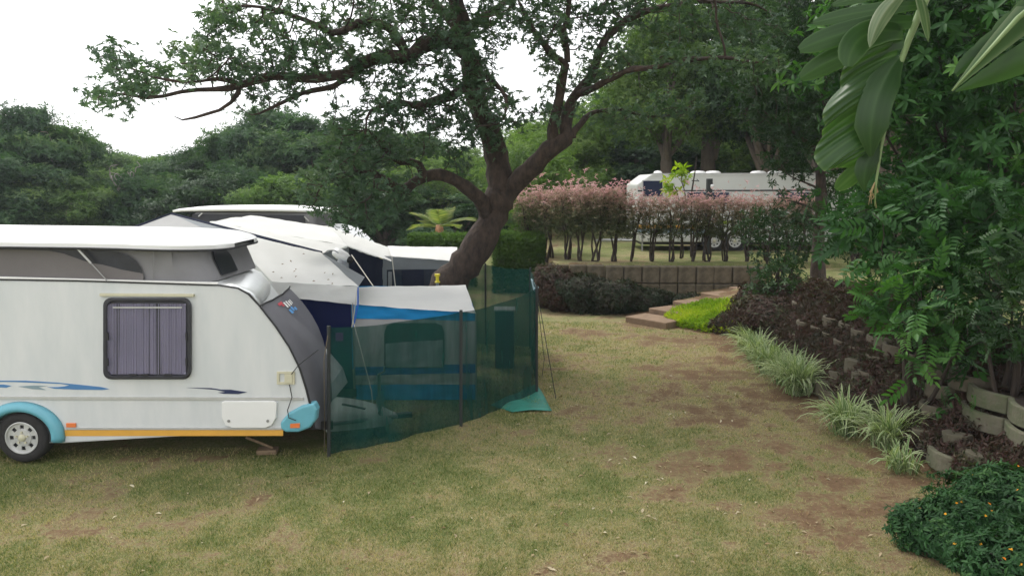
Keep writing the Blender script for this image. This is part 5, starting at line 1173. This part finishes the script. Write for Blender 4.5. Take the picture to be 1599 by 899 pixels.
def bank_cover():
    def reg(rg, n):
        P = bank_region(rg, n, .08, 1.35+.0); k_ = rg.random(n) < .5; P2 = bank_region(rg, n, .3, 2.4, 1, 4); P = np.where(k_[:, None], P, P2); c = noise2(P[:, 0], P[:, 1], 1.6, 77, 3); far_ = np.clip((P[:, 1]-9.5)/2.5, 0, 1)
        return P[(c+far_*.35) > .37]
    mass('bank_ground_cover', ROS, 34000, reg, .02, .26, .075, L_purple, 'dense purple and dark green leafy ground cover over the right bank', 'ground cover', 71, lean=(-.6, -.2, 0), up=.4)
    def reg2(rg, n): P = bank_region(rg, n, .9, 1.6, 2, 5); return P[noise2(P[:, 0], P[:, 1], 1.3, 78, 3) > .42]
    mass('bank_top_ground_cover', ROS, 3500, reg2, .0, .35, .09, L_purple, 'reddish purple leaves along the top edge of the bank', 'ground cover', 72)
    # dark shrubs in front of the far wall
    def sh(px, Y, rx, ry, rz, n, lab, m_=L_purple2, sc=.085, T=ROS5, nm='low_shrub', z0=0.0):
        x = atY(px, 440, Y).x; rg = np.random.default_rng(int(px)); t = thing(nm, (x, Y, z0), lab, 'shrub')
        q, d = ellip((0, 0, 0), (rx, ry, rz*.6), n, rg, .4); q = q*(.55+.9*noise2(d[:, 0]*2.2+d[:, 2]*1.3+px, d[:, 1]*2.2-d[:, 2]*1.7, 1.0, int(px), 3))[:, None]*1.08+np.array([x, Y, z0+rz*.5]); d = d[q[:, 2] > z0]; q = q[q[:, 2] > z0]
        leaf_obj('foliage', T, q, d+rg.normal(0, .4, d.shape)+np.array([0, 0, .3]), sc*rg.uniform(.7, 1.3, len(q)), m_, t, int(px), np.clip(noise2(q[:, 0]*2, q[:, 2]*3+q[:, 1], 1.5, 5)+rg.normal(0, .15, len(q)), 0, 1))
        mb = MB(); r = random.Random(px)
        for k in range(9): a = r.uniform(0, 6.3); mb.tube([(x, Y, z0), (x+.4*rx*math.cos(a), Y+.4*ry*math.sin(a), z0+rz*.4), (x+.8*rx*math.cos(a), Y+.8*ry*math.sin(a), z0+rz*.8)], [.015, .01, .004], 5)
        mb.build('stem', M['twig'], t)
    sh(868, 20.6, .65, .6, .95, 4200, 'reddish dark low shrub at the left end of the block wall', L_purple)
    sh(912, 20.3, .75, .6, .85, 4200, 'dark low shrub in front of the wall, left middle')
    sh(962, 20.0, .7, .55, .72, 3800, 'dark low shrub in front of the wall, in the middle of the row')
    sh(1010, 20.1, .62, .5, .55, 3000, 'small dark low shrub just left of the steps')
    sh(1075, 20.9, .5, .3, .3, 1000, 'tiny dark shrub at the wall foot behind the steps')
    sh(1178, 17.3, .35, .5, .6, 2000, 'reddish leafed shrub at the corner where bank meets steps', L_purple, z0=.4)
    sh(1210, 15.9, .7, .8, .55, 4200, 'rounded dark purple shrub on the bank behind the lime bed', L_purple, z0=.35)
    # lantana
    for i, (px, py, rx, rz, n, lab) in enumerate(((1500, 830, .5, .42, 2600, 'low dark green bush with small orange flowers, left one at lower right corner'), (1610, 800, .72, .5, 4200, 'larger dark green orange flowered bush at the lower right corner'), (1640, 890, .6, .4, 2600, 'front dark green orange flowered bush cut by the lower right corner'))):
        c = atZ(px, py, .15); t = thing('flowering_bush', (c.x, c.y, 0), lab, 'bush'); rg = np.random.default_rng(90+i)
        q, d = ellip((0, 0, 0), (rx, rx*.9, rz*.7), n, rg, .3); q = q*(.5+1.0*noise2(d[:, 0]*2.2+d[:, 2]*1.3+px, d[:, 1]*2.2-d[:, 2]*1.7, 1.0, i, 3))[:, None]*1.1+np.array([c.x, c.y, rz*.3]); k = q[:, 2] > 0.0; q = q[k]; d = d[k]
        leaf_obj('foliage', ROSB, q, d+rg.normal(0, .35, d.shape)+np.array([0, 0, .4]), .062*rg.uniform(.6, 1.3, len(q)), L_lant, t, 90+i)
        k = np.where((d[:, 2] > .0) & (d[:, 1] < .5))[0][:16]; qq = np.array((c.x, c.y, rz*.35))+d[k]*np.array([rx, rx*.9, rz*.7])*1.05
        leaf_obj('flowers', rosette_t(9, .6, 25, 1, .1, 8), qq, d[k]*.3+np.array([0, -.3, 1]), .02, L_flow, t, 95)
        mb = MB(); r = random.Random(px)
        for kk in range(9): a = r.uniform(0, 6.3); mb.tube([(c.x, c.y, 0), (c.x+.4*rx*math.cos(a), c.y+.4*rx*math.sin(a), rz*.4), (c.x+.8*rx*math.cos(a), c.y+.8*rx*math.sin(a), rz*.7)], [.012, .008, .004], 5)
        mb.build('stem', M['twig'], t)
    # lime bed
    bed = [atG(px, py) for px, py in ((1036, 503), (1050, 490), (1100, 477), (1152, 474), (1165, 500), (1168, 528), (1120, 522), (1060, 512))]
    bx = [p.x for p in bed]; by = [p.y for p in bed]
    def breg(rg, n):
        x = rg.uniform(min(bx), max(bx), n); y = rg.uniform(min(by), max(by), n); c = np.zeros(n, bool)
        for i in range(len(bed)):
            x1, y1, x2, y2 = bx[i], by[i], bx[(i+1) % len(bed)], by[(i+1) % len(bed)]; c ^= ((y1 > y) != (y2 > y)) & (x < (x2-x1)*(y-y1)/(y2-y1+1e-9)+x1)
        return np.stack([x[c], y[c], 0*x[c]], 1)
    mass('lime_ground_cover', rosette_t(6, .3, 55, 1, .1, 9), 9000, breg, .0, .16, .075, L_lime, 'bright yellow green ground cover bed beside the steps', 'ground cover', 73)
bank_cover()
def grass_clump(px, py, n, L0, lab, seed, wide=1.0):
    c = atG(px, py); rg = np.random.default_rng(seed); t = thing('variegated_grass_clump', (c.x, c.y, gz(c.x, c.y)), lab, 'ornamental grass', 'striped grass clumps along the bank foot')
    Vs = []; Fs = []; vs = []; b = 0
    for _ in range(n):
        a = rg.random()*2*math.pi; ln = L0*rg.uniform(.6, 1.15); out = rg.uniform(.35, 1.0)*wide; w_ = rg.uniform(.012, .022); bo = np.array([c.x+rg.normal(0, .07), c.y+rg.normal(0, .07), t.location.z])
        d = np.array([math.cos(a), math.sin(a), 0]); s_ = np.array([-math.sin(a), math.cos(a), 0]); k = 6; vv = rg.uniform(.15, .75)
        for j in range(k+1):
            u = j/k; pos = bo+d*ln*out*(u**1.3)*.85+np.array([0, 0, 1])*ln*(u*(1.05-.25*out)-out*.62*u*u*u); ww = w_*(1-u)**.5*(.6+u if u < .4 else 1)
            e = np.array([0, 0, .35*ww])
            Vs += [pos-s_*ww, pos-s_*ww*.45-e, pos+s_*ww*.45-e, pos+s_*ww]; vs += [min(1, vv+.45), vv*.5, vv*.5, min(1, vv+.45)]
            if j < k:
                q = b+4*j; Fs += [(q, q+1, q+5, q+4), (q+1, q+2, q+6, q+5), (q+2, q+3, q+7, q+6)]
        b += 4*(k+1)
    np_obj('blades', np.array(Vs), np.array(Fs), L_var, t, {'v': vs}, smooth=True)
CL = [(1168, 545, 230, .78, 'farthest striped grass clump, beside the lime bed'), (1180, 562, 230, .78, 'striped grass clump, second from the lime bed'), (1200, 582, 240, .82, 'striped grass clump, third from the lime bed'), (1228, 600, 240, .82, 'striped grass clump, fourth from the lime bed, tight against the biggest'), (1245, 615, 330, .9, 'largest bushy striped grass clump in the middle of the bank foot'),
      (1320, 678, 210, .8, 'loose striped grass clump left of the nearest ones'), (1390, 700, 250, .85, 'broad striped grass clump nearest but one to the flowering bush'), (1405, 735, 60, .5, 'small striped grass tuft nearest the flowering bush'), (1150, 498, 30, .3, 'small pale striped tuft inside the lime bed')]
for i, (px, py, n, l0, lb) in enumerate(CL): grass_clump(px, py, n, l0, lb, 100+i)
# clipped hedge and palm
def clipped_hedge():
    for (px0, px1, Y, top, lab, m_) in ((640, 745, 25.5, 1.55, 'low clipped green hedge behind the far awning, under the palm', L_hedge), (770, 850, 24.0, 1.7, 'clipped green hedge right of the leaning trunk', L_hedge)):
        x0, x1 = atY(px0, 400, Y).x, atY(px1, 400, Y).x; t = thing('clipped_hedge', ((x0+x1)/2, Y, 0), lab, 'hedge'); rg = np.random.default_rng(int(px0)); n = 7500
        P = np.stack([rg.uniform(x0, x1, n), Y+rg.uniform(-.4, .5, n), top*rg.random(n)**.75], 1); f = rg.random(n) < .5; P[f, 1] = Y-.4+rg.normal(0, .06, f.sum()); P[~f, 2] = top+rg.normal(0, .05, (~f).sum())
        leaf_obj('foliage', ROS5, P, rg.normal(0, .5, P.shape)+np.array([0, -.4, .6]), .085, m_, t, 3, np.clip(noise2(P[:, 0]*3, P[:, 2]*3, 1, 4)+(P[:, 2]/top-.75)*.5, 0, 1))
        mb = MB()
        for k in range(6): x = x0+(x1-x0)*(k+.5)/6; mb.tube([(x, Y, 0), (x+.05, Y, top*.9)], [.04, .02], 6)
        mb.build('stem', M['twig'], t)
clipped_hedge()
def palm():
    p = atY(686, 356, 27.5); t = thing('young_palm', (p.x, 27.5, 0), 'young yellow green palm with orange brown trunk seen between awning and trunk', 'palm')
    MB().tube([(p.x, 27.5, 0), (p.x, 27.5, p.z-.4), (p.x, 27.5, p.z+.1)], [.2, .22, .12], 10).build('trunk', mat('palm trunk', (.4, .2, .1), .9, noise=.4, scale=8), t, smooth=True)
    rg = np.random.default_rng(12); V0 = []; F0 = []; vs = []; b = 0
    for k in range(15):
        a = 2*math.pi*k/15*1.618; ln = rg.uniform(1.0, 1.6); el = rg.uniform(.35, 1.45); d = np.array([math.cos(a)*math.cos(el), math.sin(a)*math.cos(el), math.sin(el)])
        for j in range(22):
            u = .15+.85*j/22; c = np.array([p.x, 27.5, p.z])+d*ln*u+np.array([0, 0, -.7*u*u*ln*.6]); s_ = np.cross(d, [0, 0, 1]); s_ /= np.linalg.norm(s_)
            for sg in (-1, 1):
                tip = c+s_*sg*.42*math.sin(math.pi*min(1, u*.9+.1))+d*.25+np.array([0, 0, -.12]); wv = d*.03
                V0 += [c-wv, c+wv, tip]; F0.append((b, b+1, b+2)); b += 3; vs += [rg.random()]*1*3
    np_obj('fronds', np.array(V0), np.array(F0), L_palm, t, {'v': vs})
palm()
# banana-like plant close to the camera, top right
def banana():
    t = thing('banana_plant', (5.6, 4.4, gz(5.6, 4.4)), 'big torn banana-like leaves hanging into the picture at the upper right', 'plant')
    ml = leafmat('banana leaf', [(.022, .055, .016), (.034, .08, .024), (.065, .12, .045), (.2, .24, .14)], .3, .42, .4)
    MB().tube([(5.6, 4.4, gz(5.6, 4.4)), (5.5, 4.35, 2.6), (5.2, 4.2, 4.4), (4.7, 4.0, 5.3)], [.16, .14, .11, .07], 12).build('trunk', mat('banana trunk', (.16, .15, .07), .8, noise=.4), t, smooth=True)
    Yl = 3.0
    def P3(px, py, dy=0): return np.array(atY(px, py, Yl+dy))
    mid_ = [P3(1560, -260, .5), P3(1520, -160, .3), P3(1475, -60, .1), P3(1445, 0), P3(1420, 60), P3(1402, 110), P3(1388, 170), P3(1376, 230), P3(1368, 285), P3(1366, 322)]
    def mp(u):
        x = u*(len(mid_)-1); i = min(int(x), len(mid_)-2); return mid_[i]*(1-(x-i))+mid_[i+1]*(x-i)
    V = []; Fc = []; vs = []
    def strip(path, wid, v, fold=.15, nrm=None, ribs=True):
        """path list of pts, wid widths -> blade strip with centre fold"""
        path = np.array(path); m = len(path); T_ = np.gradient(path, axis=0); T_ /= np.linalg.norm(T_, axis=1)[:, None]
        nv = np.array([0, -1, .15]) if nrm is None else np.array(nrm, float); b = len(V)
        for i in range(m):
            s_ = np.cross(T_[i], nv); s_ /= np.linalg.norm(s_)+1e-9
            for k in range(13):
                q = (k-6)/6; dz = -abs(q)*fold*wid[i]+.03*wid[i]*((k % 2)*2-1)
                V.append(path[i]+s_*q*wid[i]+nv/np.linalg.norm(nv)*dz); vs.append(min(1, max(0, v+(.4 if abs(q) == 1 else .3 if k == 6 else 0)+(.1 if k % 2 else 0)+.12*math.sin(i*1.1+k*.7)*(q*q))))
        for i in range(m-1):
            for k in range(12): Fc.append((b+i*13+k, b+i*13+k+1, b+(i+1)*13+k+1, b+(i+1)*13+k))
    def bez(a, b, c, n=12): return [a*(1-u)**2+b*2*u*(1-u)+c*u*u for u in np.linspace(0, 1, n)]
    # segments of the torn left half: start on midrib, end point, half width (px), value, depth
    sg = [((1455, -18), (1380, -18), (1300, 8), 10, .12, .1), ((1440, 8), (1360, 12), (1270, 36), 13, .15, .12), ((1425, 34), (1340, 36), (1248, 78), 20, .1, .05), ((1412, 66), (1335, 66), (1250, 122), 21, .12, .14), ((1410, 50), (1330, 36), (1324, 104), 24, .2, -.1),
          ((1372, 238), (1345, 262), (1306, 296), 16, .35, .08)]
    st_ = [(1408, 62), (1400, 85), (1394, 105), (1388, 130), (1383, 155), (1378, 180), (1375, 205), (1371, 228), (1368, 250)]
    en_ = [(1318, 104), (1312, 138), (1286, 172), (1289, 196), (1284, 214), (1271, 245), (1287, 268), (1306, 262), (1326, 262)]
    mt_ = [(1355, 74), (1348, 104), (1334, 128), (1332, 152), (1328, 174), (1320, 205), (1325, 228), (1335, 240), (1345, 252)]
    nn, b0 = 8, len(V); cols_ = 14
    for i in range((len(st_)-1)*nn+1):
        f = i/nn; k = min(int(f), len(st_)-2); g_ = f-k; lp_ = lambda L__: (L__[k][0]*(1-g_)+L__[k+1][0]*g_, L__[k][1]*(1-g_)+L__[k+1][1]*g_)
        a, m_, e = lp_(st_), lp_(mt_), lp_(en_); cor = .004*(1+.8*math.sin(i*.37))*math.cos(i*2*math.pi/4+.8*math.sin(i*.23))+.02*math.sin(f*1.7)
        pull = 1-.05*abs(math.sin(math.pi*g_))*0+.03*math.sin(math.pi*g_)
        for j in range(cols_):
            u = j/(cols_-1); qx = a[0]*(1-u)**2+2*m_[0]*u*(1-u)+e[0]*u*u; qy = a[1]*(1-u)**2+2*m_[1]*u*(1-u)+e[1]*u*u
            V.append(P3(a[0]+(qx-a[0])*(1+(pull-1)*u), qy, .02+.06*math.sin(u*2.2)*-1+cor*min(1, 3*u)+.05*u)); vs.append(.3+(.25 if i % 4 == 0 else 0)+(.35 if j == cols_-1 else 0)-.1*(i % 8 > 4))
    for i in range((len(st_)-1)*nn):
        for j in range(cols_-1): q = b0+i*cols_+j; Fc.append((q, q+1, q+cols_+1, q+cols_))
    for a, b, c, wpx, v, dy in sg:
        A, B, C_ = P3(*a), P3(b[0], b[1], dy*.6-.04), P3(c[0], c[1], dy); ww = wpx*.86*Yl/F; n = 14
        strip(bez(A, B, C_, n), [ww*(.55+.45*min(1, i/4))*(1 if i < n-4 else (1-((i-(n-5))/4.2)**2)**.5) for i in range(n)], v, .12)
    # right half, folded: long hanging lobes
    strip(bez(P3(1405, 90), P3(1352, 150, -.12), P3(1360, 245, -.05), 16), [min(1, .3+i/6)*24*Yl/F*(1 if i < 11 else max(.02, 1-(i-11)/4.5)) for i in range(16)], .15, .3, (-.5, -1, .1))
    strip(bez(P3(1374, 225), P3(1345, 255, -.03), P3(1350, 298, 0), 12), [min(1, .4+i/5)*16*Yl/F*(1 if i < 7 else max(.02, 1-(i-7)/4.5)) for i in range(12)], .1, .2)
    strip(bez(P3(1410, -10), P3(1372, 15, -.12), P3(1358, 75, -.15), 12), [math.sin(math.pi*(.12+.88*i/11))**.7*12*Yl/F+.001 for i in range(12)], .75, .25, (-.3, -1, .4))
    strip(bez(P3(1432, -20), P3(1448, 10, -.12), P3(1450, 66, -.12), 12), [math.sin(math.pi*(.12+.88*i/11))**.7*11*Yl/F+.001 for i in range(12)], .65, .25, (.4, -1, .3))
    lf = np_obj('leaf', np.array(V), np.array(Fc), ml, t, {'v': vs}, smooth=True)
    rr = [.03, .024, .019, .015, .012, .010, .008, .006, .0045, .002]; MB().tube([(4.7, 4.0, 5.3), (3.6, 3.8, 5.5)]+mid_, [.05, .04]+rr, 8).build('leaf_rib', mat('leaf rib', (.18, .26, .1), .5), t, smooth=True)
    mb = MB()
    for k in range(9): q = P3(1366, 285); r_ = random.Random(k); mb.tube([q, P3(1363+r_.uniform(-7, 9), 300, r_.uniform(-.02, .02)), P3(1363+r_.uniform(-9, 9), 318+r_.uniform(-12, 8), 0)], [.0025, .002, .0008], 4)
    mb.build('dry_fibres', mat('dry fibre', (.34, .25, .13), .9), t)
    # second leaf
    V = []; Fc = []; vs = []
    globals()['_'] = 0
    def strip2(path, wid, v, nrm): 
        path = np.array(path); m = len(path); T_ = np.gradient(path, axis=0); T_ /= np.linalg.norm(T_, axis=1)[:, None]; nv = np.array(nrm, float); nv /= np.linalg.norm(nv); b = len(V)
        for i in range(m):
            s_ = np.cross(T_[i], nv); s_ /= np.linalg.norm(s_)+1e-9
            for k in range(5): q = (k-2)/2; V.append(path[i]+s_*q*wid[i]-nv*abs(q)*.2*wid[i]); vs.append(min(1, v+(.25 if abs(q) == 1 else 0)))
        for i in range(m-1):
            for k in range(4): Fc.append((b+i*5+k, b+i*5+k+1, b+(i+1)*5+k+1, b+(i+1)*5+k))
    Y2 = 3.0
    def Q(px, py, dy=0): return np.array(atY(px, py, Y2+dy))
    tip = Q(1487, 142); root = Q(1700, -60, .2)
    strip2(bez(root, Q(1590, 30, .05), tip, 16), [max(.02, 1-(i/15)**1.5)*30*Y2/F+.002 for i in range(16)], .6, (-.2, -1, .6))
    strip2(bez(Q(1720, 30, .2), Q(1600, 95, .1), Q(1492, 143), 16), [max(.02, 1-(i/15)**2)*34*Y2/F+.002 for i in range(16)], .1, (.1, -1, -.3))
    for a, c, wpx, v in (((1640, 0), (1578, 42), 18, .45), ((1610, 20), (1548, 66), 14, .4), ((1600, 45), (1516, 88), 13, .35), ((1580, 62), (1492, 116), 15, .12)):
        A, C_ = Q(*a, .1), Q(*c, .12); strip2(bez(A, (A+C_)/2+np.array([-.02, 0, .04]), C_, 10), [wpx*Y2/F*math.sin(math.pi*(.25+.72*i/9))**.6 for i in range(10)], v, (0, -1, .4))
    np_obj('leaf', np.array(V), np.array(Fc), ml, t, {'v': vs}, smooth=True)
    MB().tube([(4.7, 4.0, 5.3), tuple(Q(1900, -200, .5)), tuple(root), tuple(Q(1590, 28, .05)), tuple(tip)], [.04, .03, .02, .01, .003], 8).build('leaf_rib', bpy.data.materials['leaf rib'], t, smooth=True)
banana()

def shade_tree():
    o = copy_tree(Lt[2]); place(o, (8.6, 4.2, H), 1.0, (1.25, 1.25, 1.1), 'tall dark unseen tree added just outside the right edge to shade the bank')  # unseen copy added out of frame to darken the right bank
shade_tree()
def haze():
    m = bpy.data.materials.new('thin air haze'); m.use_nodes = True; n = m.node_tree.nodes; l = m.node_tree.links
    n.remove(n['Principled BSDF']); v = n.new('ShaderNodeVolumePrincipled'); v.inputs['Density'].default_value = .0006; v.inputs['Color'].default_value = (.86, .93, 1, 1)
    l.new(v.outputs[0], n['Material Output'].inputs['Volume'])
    o = MB().box((0, 700, 9), (1900, 1700, 24)).build('haze', m, None); tag(o, 'thin pale haze over the whole camp site', 'haze', kind='stuff')
haze()

def dead_tree():
    def p(px, py, dy=0): return tuple(atY(px, py, 45.5+dy))
    limbs = [([p(196, 360), p(194, 320), p(186, 300), p(188, 280)], [.06, .07, .07, .06]), ([p(186, 300), p(205, 285, -.5), p(212, 262, -.8)], [.07, .05, .03]), ([p(186, 300), p(172, 280, -.3), p(168, 264, -.5)], [.06, .04, .02])]
    att = [p(195+rng.normal(0, 13), 275+rng.normal(0, 9), rng.normal(0, .6)) for _ in range(90)]
    nodes, par, gr = skeleton(limbs, .3); P, pr = colonize(nodes, par, att, .25, .3, 4, 20, .5, 5); r, _ = radii(P, pr, .02, 2.3, gr)
    t = thing('dead_tree', p(196, 360), 'pale bare twisted branches of a dead tree in the left wood', 'tree'); V, Fq = tree_tubes(P, pr, r); np_obj('branches', V, Fq, mat('dead wood', (.2, .185, .165), .9, noise=.3), t, smooth=True)
dead_tree()
o = copy_tree(Lt[2]); place(o, (6.5, -1.5, H), 2.6, (1.1, 1.1, 1.15), 'unseen dark tree added behind the camera on the right to shade the path')  # second unseen tree, put in to shade the right side
